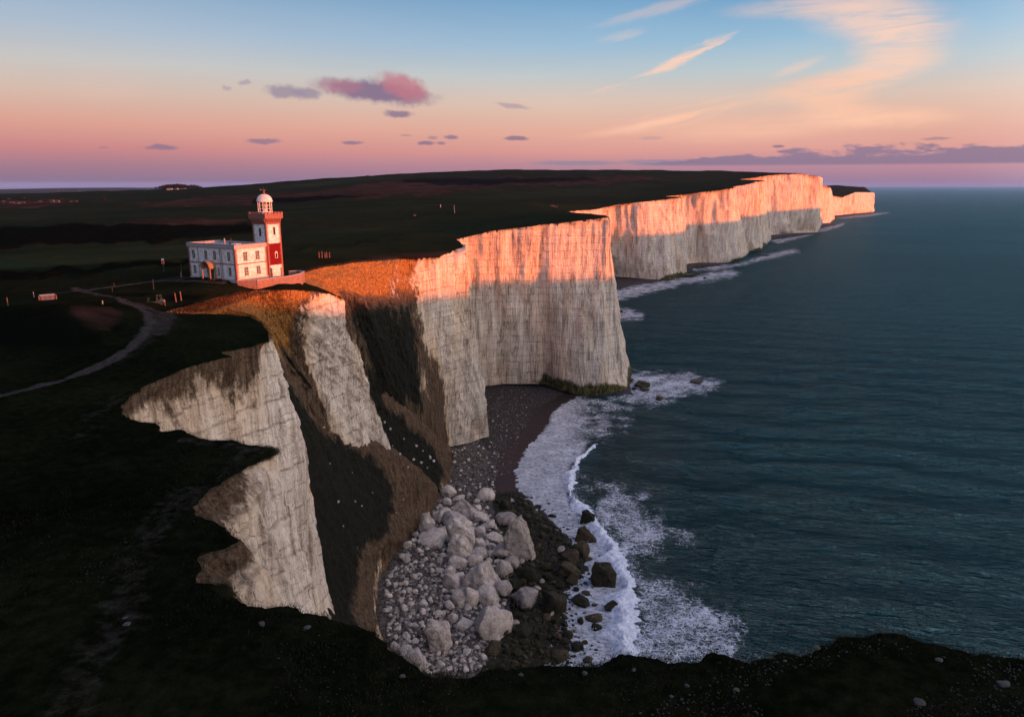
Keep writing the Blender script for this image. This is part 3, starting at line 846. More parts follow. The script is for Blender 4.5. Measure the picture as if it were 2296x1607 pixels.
bk = [p + np.array([1, 6, -2.2]) for p in r0]
r1 = [Wy(780, 860, 196), Wy(815, 895, 200), Wy(855, 940, 206), Wy(900, 975, 213), Wy(948, 1010, 221), Wy(990, 1045, 231), Wz(1010, 1068, 2)]
r2 = [Wy(780, 960, 190), Wy(830, 985, 195), Wy(865, 1010, 201), Wy(905, 1035, 207), Wy(945, 1058, 214), Wy(975, 1075, 221), Wz(1000, 1095, 1.5)]
r3 = [Wy(800, 1060, 183), Wy(850, 1070, 189), Wy(890, 1085, 196), Wy(925, 1098, 202), Wy(950, 1105, 208), Wy(970, 1112, 213), Wz(985, 1125, 1.)]
build_slope([bk, r0, r1, r2, r3], ['SSSSSSS', 'gSSSSSS', 'GGGGGgS', 'GGGGGGs', 'GGGGGGs'], 110, 90, 31, 'slope')

# ---------------------------------------------------------------- downland plateau
ctrl = []
for i in range(0, len(EDGE), max(1, len(EDGE) // 150)):
    ctrl.append(EDGE[i])


def cz(px, py, z):
    ctrl.append(Wz(px, py, z))


def cy(px, py, Y):
    ctrl.append(Wy(px, py, Y))


for q in [(0, 1607), (600, 1607), (1200, 1607), (1700, 1607), (2296, 1607), (0, 1200), (300, 1150), (100, 1000), (300, 1400)]:
    cz(*q, 78.0)
for q in [(0, 870, 78.6), (250, 790, 78.6), (0, 730, 79.6), (170, 712, 80.2), (330, 690, 79.2), (420, 650, 79.8), (470, 645, 80), (540, 641, 80), (600, 639, 79.7), (640, 622, 80), (0, 660, 80), (200, 640, 80),
          (400, 600, 80.5), (0, 600, 80.6), (300, 600, 80.6), (250, 550, 80.5), (0, 560, 80.5), (650, 570, 79.5), (800, 555, 79.0), (900, 530, 79.5), (1100, 500, 80)]:
    cz(*q)
for q in [(0, 516, 390), (150, 500, 400), (300, 490, 410), (430, 488, 420), (560, 492, 440), (60, 490, 600), (300, 475, 620), (200, 462, 750), (560, 470, 650), (0, 455, 1000), (200, 447, 1100), (0, 438, 1700), (200, 431, 1750),
          (350, 427, 1700), (430, 424.5, 1650), (560, 415, 1650), (700, 403, 1650), (900, 390, 1700), (1150, 383, 1900), (1400, 384, 1900), (1650, 387, 1800), (1000, 440, 800), (800, 452, 700), (1200, 452, 650), (700, 430, 1000),
          (1300, 420, 1100), (1000, 410, 1300), (1500, 412, 1200), (1878, 415.5, 2950), (1937, 423.5, 2850), (1750, 389, 1750)]:
    cy(*q)
for a in (-0.9, -0.5, -0.2, 0.1, 0.3):
    for Y, z in ((3200, 55), (6000, 20)):
        ctrl.append(np.array([a * Y, Y, z]))
for (x, y, z) in [(-150, 60, 80), (-300, 150, 82), (-60, 5, 79), (30, 5, 77), (60, -20, 76), (-60, -60, 79)]:
    ctrl.append(np.array([x, y, z], float))
ctrl = np.array(ctrl)


def qspace(x, y):
    yy = np.maximum(y, 20)
    return np.stack([2.0 * np.clip(x / yy, -3, 3), 1.6 * np.log(yy)], -1)


QC = qspace(ctrl[:, 0], ctrl[:, 1])
Dm = np.linalg.norm(QC[:, None] - QC[None], axis=-1) + np.eye(len(QC)) * 0.004
Am = np.block([[Dm, np.ones((len(QC), 1))], [np.ones((1, len(QC))), np.zeros((1, 1))]])
Wt = np.linalg.solve(Am, np.append(ctrl[:, 2], 0))


def hland(x, y):
    x, y = np.asarray(x, float), np.asarray(y, float)
    q = qspace(x, y).reshape(-1, 2)
    out = np.empty(len(q))
    for s in range(0, len(q), 20000):
        out[s:s + 20000] = np.linalg.norm(q[s:s + 20000, None] - QC[None], axis=-1) @ Wt[:-1] + Wt[-1]
    return out.reshape(x.shape)


def build_plateau():
    far = [(1500, 3300), (2500, 6500), (-7000, 6500), (-7000, -80), (75, -80), (75, 20)]
    edge2 = EDGE[:, :2]
    nE_ = len(edge2)
    poly = np.vstack([edge2, np.array(far)])
    # interior points on a grid that is even in view angle
    az = np.arange(-140, 2060, 5.0)
    Ys, y = [], 14.0
    while y < 6000:
        Ys.append(y)
        y *= 1.0115 if y < 400 else (1.016 if y < 2200 else 1.05)
    a = (az - 1148) / FPX
    A, YY = np.meshgrid(a, np.array(Ys))
    A = A + (np.random.RandomState(4).rand(*A.shape) - .5) * 0.0016
    X = A * YY * 1.03
    X, YY = X.ravel(), YY.ravel()
    ok = inside(X, YY, edge2[::1].tolist() + far)
    X, YY = X[ok], YY[ok]
    # keep clear of the edge itself
    keep = np.ones(len(X), bool)
    sub = edge2[::3]
    for s in range(0, len(X), 20000):
        d2 = ((X[s:s + 20000, None] - sub[None, :, 0]) ** 2 + (YY[s:s + 20000, None] - sub[None, :, 1]) ** 2).min(1)
        keep[s:s + 20000] = d2 > (0.0012 * YY[s:s + 20000] + .05) ** 2
    X, YY = X[keep], YY[keep]
    gx, gy = [], []
    for yv in (-60, -30, 0, 8):
        for xv in (-400, -200, -100, -50, -20, 0, 20, 40, 60):
            gx.append(xv)
            gy.append(yv)
    X = np.append(X, gx)
    YY = np.append(YY, gy)
    pts = [Vector(p) for p in poly] + [Vector((p, q)) for p, q in zip(X, YY)]
    n = len(poly)
    vs, es, fs, ov, oe, of = delaunay_2d_cdt(pts, [(i, (i + 1) % n) for i in range(n)], [], 1, 1e-5)
    V = np.array([(v.x, v.y) for v in vs])
    F = np.array([f for f in fs if len(f) == 3])
    z = hland(V[:, 0], V[:, 1])
    # exact height along the lip, blended in over a short distance
    src = np.array([o[0] if len(o) else -1 for o in ov])
    isE = (src >= 0) & (src < nE_)
    e_idx = np.zeros(len(V), int)
    ed = np.zeros(len(V))
    for s in range(0, len(V), 10000):
        d2 = (V[s:s + 10000, None, 0] - edge2[None, ::2, 0]) ** 2 + (V[s:s + 10000, None, 1] - edge2[None, ::2, 1]) ** 2
        e_idx[s:s + 10000] = d2.argmin(1) * 2
        ed[s:s + 10000] = np.sqrt(d2.min(1))
    ze = EDGE[e_idx, 2]
    he = hland(edge2[:, 0], edge2[:, 1])[e_idx]
    wl = np.exp(-(ed / (3 + 0.02 * V[:, 1].clip(0))) ** 2)
    z = z + (ze - he) * wl
    und = 0.16 * fbm(V[:, 0] / 7, V[:, 1] / 7, 0, 4, 60) + 0.05 * fbm(V[:, 0] / 1.3, V[:, 1] / 1.3, 0, 3, 70)
    Yc = V[:, 1].clip(20)
    und += (Yc / 600).clip(0, 1.5) * 1.6 * fbm(V[:, 0] / 120, V[:, 1] / 60, 0, 4, 90)
    z = z + und * (1 - np.exp(-(ed / (1.5 + .012 * Yc)) ** 2))
    z[isE] = EDGE[src[isE], 2]
    P = np.column_stack([V, z])
    # two mounds on the left
    px, py = proj(P)
    x, y = V[:, 0], V[:, 1]
    cov = np.zeros((len(V), 4))
    w = lambda pts, zz: [Wz(p[0], p[1], zz)[:2] for p in pts]

    def pathw(pts, width, zz=79.5, s=1.0):
        d = seg_dist(x, y, w(pts, zz))
        d = d + 0.35 * fbm(x / 2.5, y / 2.5, 0, 3, 8)
        return np.clip(1.5 - d / (width / 2), 0, 1) * s
    path = pathw([(-60, 890), (0, 872), (80, 852), (160, 830), (240, 800), (290, 775), (322, 748), (336, 728), (330, 708), (306, 692), (250, 676), (195, 668), (165, 656)], 1.5, 79.2, .85)
    path = np.maximum(path, pathw([(108, 662), (165, 656), (225, 648), (290, 640), (350, 634), (430, 637), (500, 640)], 2.0, 80, .85))
    path = np.maximum(path, pathw([(330, 634), (400, 628), (425, 630)], 4.5, 80, .55))
    path = np.maximum(path, pathw([(345, 745), (368, 722), (372, 705), (350, 697), (300, 690)], 4.6, 79, .58))
    path = np.maximum(path, pathw([(250, 805), (320, 770), (345, 740)], 3.2, 79, .4))
    path = np.maximum(path, pathw([(225, 625), (300, 618), (370, 612)], 1.3, 80, .5))
    for pl, wd, s in [([(150, 1600), (260, 1400), (330, 1200), (420, 1100)], 3.2, .40), ([(190, 985), (215, 930), (280, 880)], 3.0, .34), ([(420, 985), (520, 1000), (590, 1010)], 1.8, .45), ([(560, 1000), (470, 1090), (390, 1170)], 1.2, .40)]:
        path = np.maximum(path, pathw(pl, wd, 78, s))
    path = np.maximum(path, softpoly(px, py, [(600, 1365), (730, 1380), (850, 1450), (960, 1520), (1340, 1500), (1400, 1470), (1560, 1480), (1960, 1430), (2296, 1485), (2400, 1500), (2400, 1607), (1000, 1607), (800, 1500)], 30, 30) * .22)
    sp = lambda poly, s, wob=14: softpoly(px, py, poly, s, wob, 0.02, 14)
    heath = np.maximum.reduce([
        sp([(280, 455), (420, 448), (560, 436), (760, 425), (900, 404), (1150, 392), (1420, 396), (1500, 402), (1400, 412), (1100, 415), (1000, 430), (850, 440), (620, 452), (420, 466)], 6),
        sp([(230, 505), (330, 490), (430, 487), (560, 495), (480, 510), (380, 515), (250, 516)], 5, 8),
        sp([(150, 698), (230, 702), (275, 728), (240, 748), (170, 734)], 18, 16) * .75,
        sp([(0, 690), (100, 688), (180, 694), (150, 706), (0, 702)], 6, 6) * .5,
        sp([(0, 448), (120, 446), (170, 458), (60, 468), (0, 466)], 3, 4) * .8,
        sp([(380, 700), (470, 676), (560, 654), (580, 662), (480, 700), (380, 712)], 5, 6) * .9,
        sp([(560, 440), (640, 432), (760, 428), (700, 440)], 4, 4),
        sp([(680, 604), (830, 572), (1000, 560), (1120, 519), (1240, 501), (1372, 483), (1370, 490), (1240, 507), (1100, 528), (960, 585), (830, 590), (690, 612)], 5, 5) * .6])
    scrub = np.maximum.reduce([
        sp([(-60, 520), (150, 505), (330, 500), (560, 505), (560, 520), (420, 533), (280, 545), (120, 552), (-60, 557)], 6),
        sp([(-60, 615), (100, 606), (250, 594), (420, 582), (430, 592), (300, 604), (150, 620), (-60, 640)], 5),
        sp([(640, 505), (760, 500), (900, 492), (1000, 480), (1000, 486), (860, 500), (640, 514)], 4) * .45,
        sp([(640, 560), (800, 535), (980, 510), (1250, 482), (1250, 486), (1000, 518), (820, 545), (640, 572)], 4) * .45,
        sp([(-60, 700), (120, 706), (230, 740), (260, 800), (100, 800), (-60, 790)], 20, 16) * .6,
        sp([(350, 668), (420, 660), (470, 662), (430, 680), (350, 682)], 8, 6) * .7,
        sp([(220, 668), (300, 660), (400, 655), (330, 672), (260, 676)], 6, 6) * .6,
        sp([(560, 446), (760, 440), (860, 436), (700, 452), (560, 458)], 4, 5),
        sp([(900, 398), (1300, 394), (1350, 404), (1000, 418), (900, 410)], 5, 8) * .7])
    field = np.maximum.reduce([
        sp([(-60, 570), (300, 553), (560, 540), (560, 570), (420, 578), (200, 592), (-60, 610)], 4, 4),
        sp([(640, 520), (900, 503), (1000, 495), (900, 512), (640, 552)], 4, 4) * .8,
        sp([(-60, 470), (300, 466), (560, 474), (560, 488), (400, 482), (200, 486), (-60, 510)], 5, 6) * .8,
        sp([(560, 425), (700, 404), (900, 391), (1100, 386), (900, 400), (700, 420)], 4, 4),
        sp([(760, 462), (1000, 440), (1300, 415), (1500, 408), (1500, 420), (1300, 440), (900, 470)], 6, 6) * .9,
        sp([(120, 480), (300, 435), (560, 425), (560, 440), (320, 455)], 5, 5) * .6])
    cov[:, 0] = np.clip(path, 0, 1)
    cov[:, 1] = heath
    cov[:, 2] = scrub
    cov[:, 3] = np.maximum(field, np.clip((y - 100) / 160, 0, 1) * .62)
    z2 = P[:, 2]
    g = lambda px0, py0, zz, r, h: h * np.exp(-(((x - Wz(px0, py0, zz)[0]) ** 2 + (y - Wz(px0, py0, zz)[1]) ** 2) / r ** 2))
    z2 += g(175, 712, 80, 9, 1.3) + g(60, 705, 80, 8, .9) + g(330, 668, 80, 6, .5)
    z2 += scrub * 0.35 * (1 + fbm(x / 2.2, y / 2.2, 0, 3, 33))
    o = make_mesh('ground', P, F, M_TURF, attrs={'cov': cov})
    tag(o, kind='structure')
    return o


build_plateau()

# ---------------------------------------------------------------- beach
WL = [(1420, 884), (1330, 884), (1292, 888), (1272, 900), (1250, 915), (1235, 925), (1228, 945), (1215, 965), (1190, 995), (1175, 1018), (1160, 1040), (1155, 1062), (1160, 1100), (1188, 1130), (1230, 1165),
      (1262, 1205), (1290, 1245), (1285, 1290), (1248, 1320), (1235, 1380), (1245, 1430), (1200, 1480), (1190, 1560), (1190, 1800)]
WLW = np.array([Wz(p[0], p[1], 0)[:2] for p in WL])
WLP = WLW.tolist() + [(-90, WLW[-1][1]), (-90, 420), (60, 420)]


def hbeach(x, y):
    x, y = np.asarray(x, float), np.asarray(y, float)
    wob = 0.8 * fbm(x / 5, y / 5, 0, 3, 19)
    d = seg_dist(x, y, WLW)
    s = np.where(inside(x, y, WLP), d, -d) + wob
    z = np.where(s > 0, np.minimum(s * 0.06, 1.5 + s * 0.02), s * 0.05)
    return np.clip(z, -1.5, 4), s


def build_beach():
    xs = np.arange(-62, 75, 0.45)
    ys = np.arange(92, 380, 0.55)
    X, Y = np.meshgrid(xs, ys)
    Z, s = hbeach(X, Y)
    px, py = proj(np.stack([X, Y, Z], -1))
    chalk = softpoly(px, py, [(860, 1250), (930, 1190), (985, 1110), (1000, 1000), (1060, 985), (1090, 1010), (1090, 1100), (1120, 1180), (1150, 1260), (1130, 1440), (1080, 1560), (880, 1600), (820, 1400)], 8, 10)
    weed = softpoly(px, py, [(1090, 1100), (1160, 1100), (1260, 1190), (1320, 1280), (1260, 1350), (1280, 1480), (1180, 1560), (1040, 1560), (1130, 1440), (1150, 1260), (1120, 1180)], 8, 10)
    Z = Z + (chalk * .55 + weed * .4) * (0.5 + fbm(X / 1.5, Y / 1.5, 0, 4, 77)) * .8 + 0.05 * fbm(X, Y, 0, 3, 6)
    wet = np.clip(1.2 - (s - 1.0) / 9.0, 0, 1) * (1 - weed) * (1 - chalk)
    cov = np.stack([wet, chalk, weed], -1).reshape(-1, 3)
    o = make_mesh('beach', np.stack([X, Y, Z], -1).reshape(-1, 3), grid_faces(*X.shape), M_BEACH, attrs={'cov': cov})
    tag(o, kind='structure')


build_beach()


def beach_patch(poly, z0=0.25):
    w = [Wz(p[0], p[1], z0) for p in poly]
    c = np.mean(w, 0)
    V, F = [], []
    rings = 10
    pts = []
    for i in range(len(w)):
        for f in np.linspace(0, 1, 12, endpoint=False):
            pts.append(w[i] * (1 - f) + w[(i + 1) % len(w)] * f)
    pts = np.array(pts)
    n = len(pts)
    for r in range(rings + 1):
        k = 1 - r / rings
        p = c + (pts - c) * k
        sz = np.linalg.norm(pts - c, axis=1).mean()
        p[:, 0] += 0.05 * sz * k * fbm(p[:, 0] / (sz * .25), p[:, 1] / (sz * .25), 0, 3, 4)
        p[:, 1] += 0.05 * sz * k * fbm(p[:, 0] / (sz * .25), p[:, 1] / (sz * .25), 4, 3, 4)
        p[:, 2] = z0 * 1.3 - 0.6 * (k ** 3)
        V.append(p)
    F = []
    for r in range(rings):
        for i in range(n):
            F.append((r * n + i, r * n + (i + 1) % n, (r + 1) * n + (i + 1) % n, (r + 1) * n + i))
    V = np.vstack(V)
    o = make_mesh('beach', V, np.array(F), M_BEACH, attrs={'cov': np.tile([0.15, 0.15, 0.1], (len(V), 1))})
    tag(o, kind='structure')


beach_patch([(1350, 615), (1420, 618), (1490, 628), (1440, 633), (1400, 642), (1370, 652), (1350, 655)], .8)
beach_patch([(1528, 588), (1580, 586), (1640, 590), (1600, 594), (1560, 598), (1536, 605)], .8)
beach_patch([(1716, 528), (1780, 522), (1838, 520), (1845, 523), (1800, 526), (1740, 532), (1722, 537)], .8)
beach_patch([(1838, 500), (1862, 499), (1880, 503), (1850, 508), (1836, 510)], .8)
beach_patch([(1862, 484), (1900, 480), (1950, 476), (1958, 478), (1900, 484), (1866, 489)], .8)

# ---------------------------------------------------------------- sea
WAVE = [(1345, 995), (1326, 1004), (1308, 1016), (1292, 1036), (1280, 1058), (1275, 1088), (1290, 1118), (1318, 1148), (1350, 1190), (1380, 1240), (1402, 1290), (1408, 1340), (1398, 1385), (1392, 1430), (1420, 1480), (1440, 1540)]


def build_sea():
    az = np.concatenate([np.arange(-300, 1000, 40.0), np.arange(1000, 1750, 4.0), np.arange(1750, 2700, 10.0)])
    Ys, y = [], 60.0
    while y < 40000:
        Ys.append(y)
        y *= 1.006 if y < 450 else (1.015 if y < 3500 else 1.25)
    A, YY = np.meshgrid((az - 1148) / FPX, np.array(Ys))
    X = A * (YY * CP + 100 * SP)
    Z = np.zeros_like(X)
    px, py = proj(np.stack([X, YY, Z], -1))
    sp = lambda poly, s, wob=14: softpoly(px, py, poly, s, wob, 0.02, 24)
    sheet = sp([(1290, 884), (1400, 886), (1385, 930), (1345, 975), (1322, 1002), (1285, 1050), (1275, 1090), (1292, 1130), (1340, 1185), (1385, 1250), (1402, 1310), (1398, 1400), (1420, 1490), (1180, 1500), (1120, 1300), (1120, 1100), (1145, 1060), (1170, 1010), (1200, 965), (1230, 920)], 12, 10)
    grad = np.clip((1395 - px) / 130, 0.35, 1)
    grad = np.where(py > 1000, 1.0, grad)
    foam = sheet * grad * 0.92
    lace = np.maximum.reduce([
        sp([(1330, 1070), (1420, 1110), (1500, 1160), (1545, 1200), (1480, 1240), (1420, 1250), (1440, 1290), (1540, 1315), (1610, 1360), (1660, 1430), (1670, 1500), (1400, 1500), (1410, 1350), (1400, 1280), (1350, 1180)], 34, 30) * .9,
        sp([(1395, 832), (1560, 838), (1635, 852), (1560, 886), (1440, 912), (1370, 905), (1400, 870)], 14, 12) * .95,
        sp([(1378, 688), (1450, 704), (1445, 716), (1380, 724)], 8, 8) * .9,
        sp([(1370, 655), (1400, 640), (1440, 631), (1530, 623), (1640, 604), (1660, 612), (1640, 622), (1520, 640), (1420, 662), (1380, 680)], 7, 8) * .9,
        sp([(1540, 606), (1590, 598), (1650, 590), (1720, 570), (1790, 556), (1800, 566), (1700, 588), (1600, 610)], 5, 5) * .8,
        sp([(1722, 540), (1800, 526), (1860, 505), (1900, 498), (1890, 508), (1800, 534), (1740, 550)], 3, 4) * .7,
        sp([(1860, 490), (1950, 478), (2000, 475), (1990, 480), (1900, 492)], 2, 3) * .6,
        sp([(1300, 900), (1420, 900), (1420, 960), (1340, 1010), (1300, 1010)], 20, 14) * .45,
        sheet * .6])
    sand = np.maximum.reduce([
        sp([(1290, 900), (1480, 900), (1520, 1000), (1480, 1150), (1500, 1300), (1560, 1500), (1150, 1560), (1150, 1060)], 60, 30) * .8,
        sp([(1376, 640), (1560, 600), (1640, 610), (1620, 700), (1480, 740), (1385, 760)], 40, 20) * .7,
        sp([(1700, 545), (1850, 520), (1840, 540), (1740, 560)], 14, 10) * .5])
    # the swell gives the surface its own low relief
    amp = np.clip((YY - 60) / 200, 0, 1) * np.exp(-YY / 2500)
    ds = seg_dist(X, YY, WLW)
    amp = amp * np.clip(ds / 40, 0, 1)
    Z = amp * (0.28 * np.sin((YY * .97 + X * .28) / 4.6 + 2.0 * fbm(X / 60, YY / 60, 0, 2, 3)) + 0.25 * fbm(X / 18, YY / 8, 0, 3, 45))
    cov = np.stack([foam, lace, sand], -1).reshape(-1, 3)
    Fw = grid_faces(*X.shape)
    keepf = ~((px.ravel()[Fw[:, 0]] < 1250) & (YY.ravel()[Fw[:, 0]] > 4500))
    o = make_mesh('water', np.stack([X, YY, Z], -1).reshape(-1, 3), Fw[keepf], M_WATER, attrs={'cov': cov})
    tag(o, kind='structure')


build_sea()

# ---------------------------------------------------------------- added unseen ridge shaped to throw the shadow line (right of frame) and far hills
def build_far_land():
    te = math.tan(SUN_EL)
    prof = [(-700, 125, 0), (-100, 125, 0), (70, 83, -100), (92, 79, -100), (104, 77.5, -100), (116, 76, -105), (128, 73, -115), (150, 67.5, -128), (245, 61.5, -126), (335, 55.5, -119), (800, 50.5, -136), (1100, 50, -180), (1760, 51, -8), (1880, 45, 30), (2080, 8, 100), (2300, -25, 150), (3400, -30, 300)]
    us = np.arange(-700, 3000, 12.0)
    S0 = np.maximum(520, 0.45 * us)
    zs = np.interp(us, [p[0] for p in prof], [p[1] + te * (max(520, .45 * p[0]) - p[2]) for p in prof])  # crest of the added ridge, worked back from the wanted cliff shadow
    zs = zs + .6 * fbm(us / 40, us * 0, 0, 3, 2)
    off = np.array([-60, -45, -30, -20, -8, 0, 20, 60, 120, 200])
    hf = np.array([-.02, .05, .35, .8, .96, 1.0, .97, .8, .4, -.02])
    U, O = np.meshgrid(us, off)
    H = hf[:, None] * zs[None, :]
    S = S0[None, :] + O + 10 * fbm(U / 60, O * 0, 0, 3, 5)
    X = SH.x * S + (-SH.y) * U
    Y = SH.y * S + SH.x * U
    V = np.stack([X, Y, H], -1).reshape(-1, 3)
    n = len(V)
    cv = np.zeros((n, 4))
    o = make_mesh('hills', V, grid_faces(*U.shape), M_TURF, attrs={'cov': cv})
    tag(o, kind='structure')
    # blue hills on the far left
    xs = np.linspace(-14000, 2000, 160)
    ys = np.array([5800, 10500, 12000, 13500, 15000, 16500.])
    X, Y = np.meshgrid(xs, ys)
    pxs, _ = proj(np.stack([xs, xs * 0 + 12000, xs * 0], -1))
    pyt = np.interp(pxs, [-200, 0, 150, 340, 560, 800, 1148], [430, 426, 421.5, 421, 424, 430, 440])
    zt = np.array([Wy(a, b, 12000)[2] for a, b in zip(pxs, pyt)])
    H = np.array([-5, .75, 1.0, .9, .5, -5])[:, None] * (zt[None, :]) + 4 * fbm(X / 900, Y / 900, 0, 3, 8)
    H[0] = 14
    H[-1] = -30
    o = make_mesh('hills', np.stack([X, Y, H], -1).reshape(-1, 3), grid_faces(*X.shape), M_TURF, attrs={'cov': np.tile([0, 0, 0, 1.0], (X.size, 1))})
    tag(o, kind='structure')


build_far_land()
#__OBJECTS__
# ---------------------------------------------------------------- small mesh builder
class MB:
    def __init__(s):
        s.v, s.f = [], []

    def box(s, x0, x1, y0, y1, z0, z1, tap=0.0):
        b = len(s.v)
        s.v += [(x0, y0, z0), (x1, y0, z0), (x1, y1, z0), (x0, y1, z0), (x0 + tap, y0 + tap, z1), (x1 - tap, y0 + tap, z1), (x1 - tap, y1 - tap, z1), (x0 + tap, y1 - tap, z1)]
        s.f += [(b, b + 3, b + 2, b + 1), (b + 4, b + 5, b + 6, b + 7), (b, b + 1, b + 5, b + 4), (b + 1, b + 2, b + 6, b + 5), (b + 2, b + 3, b + 7, b + 6), (b + 3, b, b + 4, b + 7)]
        return s

    def lathe(s, prof, cx=0, cy=0, n=24):
        b = len(s.v)
        for r, z in prof:
            for i in range(n):
                a = 2 * math.pi * i / n
                s.v.append((cx + r * math.cos(a), cy + r * math.sin(a), z))
        for j in range(len(prof) - 1):
            for i in range(n):
                k = (i + 1) % n
                s.f.append((b + j * n + i, b + j * n + k, b + (j + 1) * n + k, b + (j + 1) * n + i))
        s.f.append(tuple(b + i for i in range(n))[::-1])
        s.f.append(tuple(b + (len(prof) - 1) * n + i for i in range(n)))
        return s

    def bar(s, p, q, r, n=6, r2=None):
        p, q = Vector(p), Vector(q)
        d = (q - p).normalized()
        u = d.orthogonal().normalized()
        w = d.cross(u)
        b = len(s.v)
        for pt, rr in ((p, r), (q, r if r2 is None else r2)):
            for i in range(n):
                a = 2 * math.pi * i / n
                s.v.append(tuple(pt + (u * math.cos(a) + w * math.sin(a)) * rr))
        for i in range(n):
            k = (i + 1) % n
            s.f.append((b + i, b + k, b + n + k, b + n + i))
        s.f.append(tuple(b + i for i in range(n))[::-1])
        s.f.append(tuple(b + n + i for i in range(n)))
        return s

    def build(s, name, mat, parent=None, smooth=False):
        return make_mesh(name, np.array(s.v), s.f, mat, parent, smooth)


def simple_mat(name, c1, c2=None, scale=6.0, rough=0.8, spec=0.3, bump=0.0, metal=0.0, stretch=(1, 1, 1)):
    m, t = new_mat(name)
    P = t.n('ShaderNodeTexCoord').outputs['Object']
    n = t.noise(t.vm('MULTIPLY', P, stretch), scale, 5, 0.65)
    c2 = c2 or tuple(v * 0.7 for v in c1)
    c = t.ramp(n, [(0.38, (*c2, 1)), (0.60, (*c1, 1))])
    finish(t, c, rough, t.bump(n, bump, 0.6) if bump else None, spec, Metallic=metal)
    return m


M_RENDER = simple_mat('white_render', (0.64, 0.63, 0.62), (0.40, 0.385, 0.375), 1.3, 0.85, bump=0.02)
M_RED = simple_mat('red_paint', (0.13, 0.002, 0.003), (0.09, 0.0015, 0.002), 1.5, 0.7, 0.1)
M_QUOIN = simple_mat('red_brick', (0.27, 0.105, 0.08), (0.12, 0.05, 0.04), 6.0, 0.9, bump=0.03)
M_STONE = simple_mat('grey_stone', (0.36, 0.31, 0.30), (0.24, 0.21, 0.21), 3.0, 0.9, bump=0.02)
M_LEAD = simple_mat('roof_lead', (0.22, 0.24, 0.27), (0.14, 0.155, 0.18), 1.0, 0.6)
M_FRAME = simple_mat('window_frame_paint', (0.16, 0.13, 0.11), (0.10, 0.08, 0.07), 3, 0.6)
M_WFRAME = simple_mat('white_frame_paint', (0.75, 0.73, 0.70), None, 3, 0.5)
M_GLASS = simple_mat('dark_glass', (0.02, 0.022, 0.025), (0.012, 0.013, 0.015), 1, 0.08, 0.6)
M_OAK = simple_mat('weathered_wood', (0.30, 0.20, 0.11), (0.16, 0.10, 0.06), 8, 0.9, stretch=(1, 1, .2), bump=0.01)
M_POST = simple_mat('pale_post_wood', (0.20, 0.10, 0.065), (0.10, 0.055, 0.04), 8, 0.9, stretch=(1, 1, .2))
M_IRON = simple_mat('dark_iron', (0.05, 0.045, 0.04), (0.03, 0.028, 0.025), 8, 0.5)
M_GREEN = simple_mat('green_machine_paint', (0.06, 0.085, 0.07), (0.035, 0.05, 0.04), 5, 0.5)
M_TYRE = simple_mat('tyre_rubber', (0.02, 0.02, 0.02), None, 5, 0.9)
M_BOXP = simple_mat('blue_grey_panel', (0.10, 0.11, 0.16), (0.06, 0.065, 0.10), 2, 0.6)
M_ROOFT = simple_mat('clay_roof', (0.07, 0.035, 0.03), (0.045, 0.025, 0.02), .5, 0.9)
M_HOUSE = simple_mat('house_wall', (0.12, 0.085, 0.075), (0.08, 0.06, 0.05), .3, 0.9)
M_LENS = simple_mat('lamp_lens', (0.45, 0.42, 0.36), (0.2, 0.19, 0.17), 4, 0.15, 0.8)


def empty(name, loc, rz=0.0):
    o = bpy.data.objects.new(name, None)
    COL.objects.link(o)
    o.location = loc
    o.rotation_euler = (0, 0, rz)
    o.empty_display_size = 0.5
    return o


def window(par, face, a, z, w, h, off=0.0, arch=False, dark=M_FRAME, bars=(1, 3)):
    """window on the -y face (face 'y', plane y=off) or the -x face ('x', plane x=off), centred at a, z"""
    def bx(mb, a0, a1, z0, z1, d0, d1):
        if face == 'y':
            mb.box(a0, a1, off - d1, off - d0, z0, z1)
        else:
            mb.box(off - d1, off - d0, a0, a1, z0, z1)
    f = MB()
    t = 0.09
    bx(f, a - w / 2 - t, a - w / 2, z - h / 2, z + h / 2, -.05, .06)
    bx(f, a + w / 2, a + w / 2 + t, z - h / 2, z + h / 2, -.05, .06)
    bx(f, a - w / 2 - t, a + w / 2 + t, z + h / 2, z + h / 2 + t, -.05, .07)
    if arch:
        for k in range(7):
            an = math.pi * (k + .5) / 7
            ca, sa = math.cos(an) * (w / 2 + t / 2), math.sin(an) * (w / 2 + t / 2)
            bx(f, a + ca - .07, a + ca + .07, z + h / 2 + sa - .06, z + h / 2 + sa + .06, -.05, .075)
    o = f.build('window', M_WFRAME if arch else dark, par)
    p = MB()
    bx(p, a - w / 2, a + w / 2, z - h / 2, z + h / 2, -.05, .012)
    if arch:
        for k in range(5):
            zz = z + h / 2 + k * w / 10
            ww = math.sqrt(max(0, (w / 2) ** 2 - (k * w / 10) ** 2))
            bx(p, a - ww, a + ww, zz, zz + w / 10, -.05, .012)
    p.build('pane', M_GLASS, o)
    if bars:
        m = MB()
        for i in range(bars[0]):
            aa = a - w / 2 + w * (i + 1) / (bars[0] + 1)
            bx(m, aa - .02, aa + .02, z - h / 2, z + h / 2, .012, .035)
        for i in range(bars[1]):
            zz = z - h / 2 + h * (i + 1) / (bars[1] + 1)
            bx(m, a - w / 2, a + w / 2, zz - .018, zz + .018, .013, .032)
        m.build('glazing_bar', M_WFRAME, o)
    s = MB()
    bx(s, a - w / 2 - .15, a + w / 2 + .15, z - h / 2 - .13, z - h / 2, -.05, .13)
    s.build('sill', M_STONE, o)
    return o


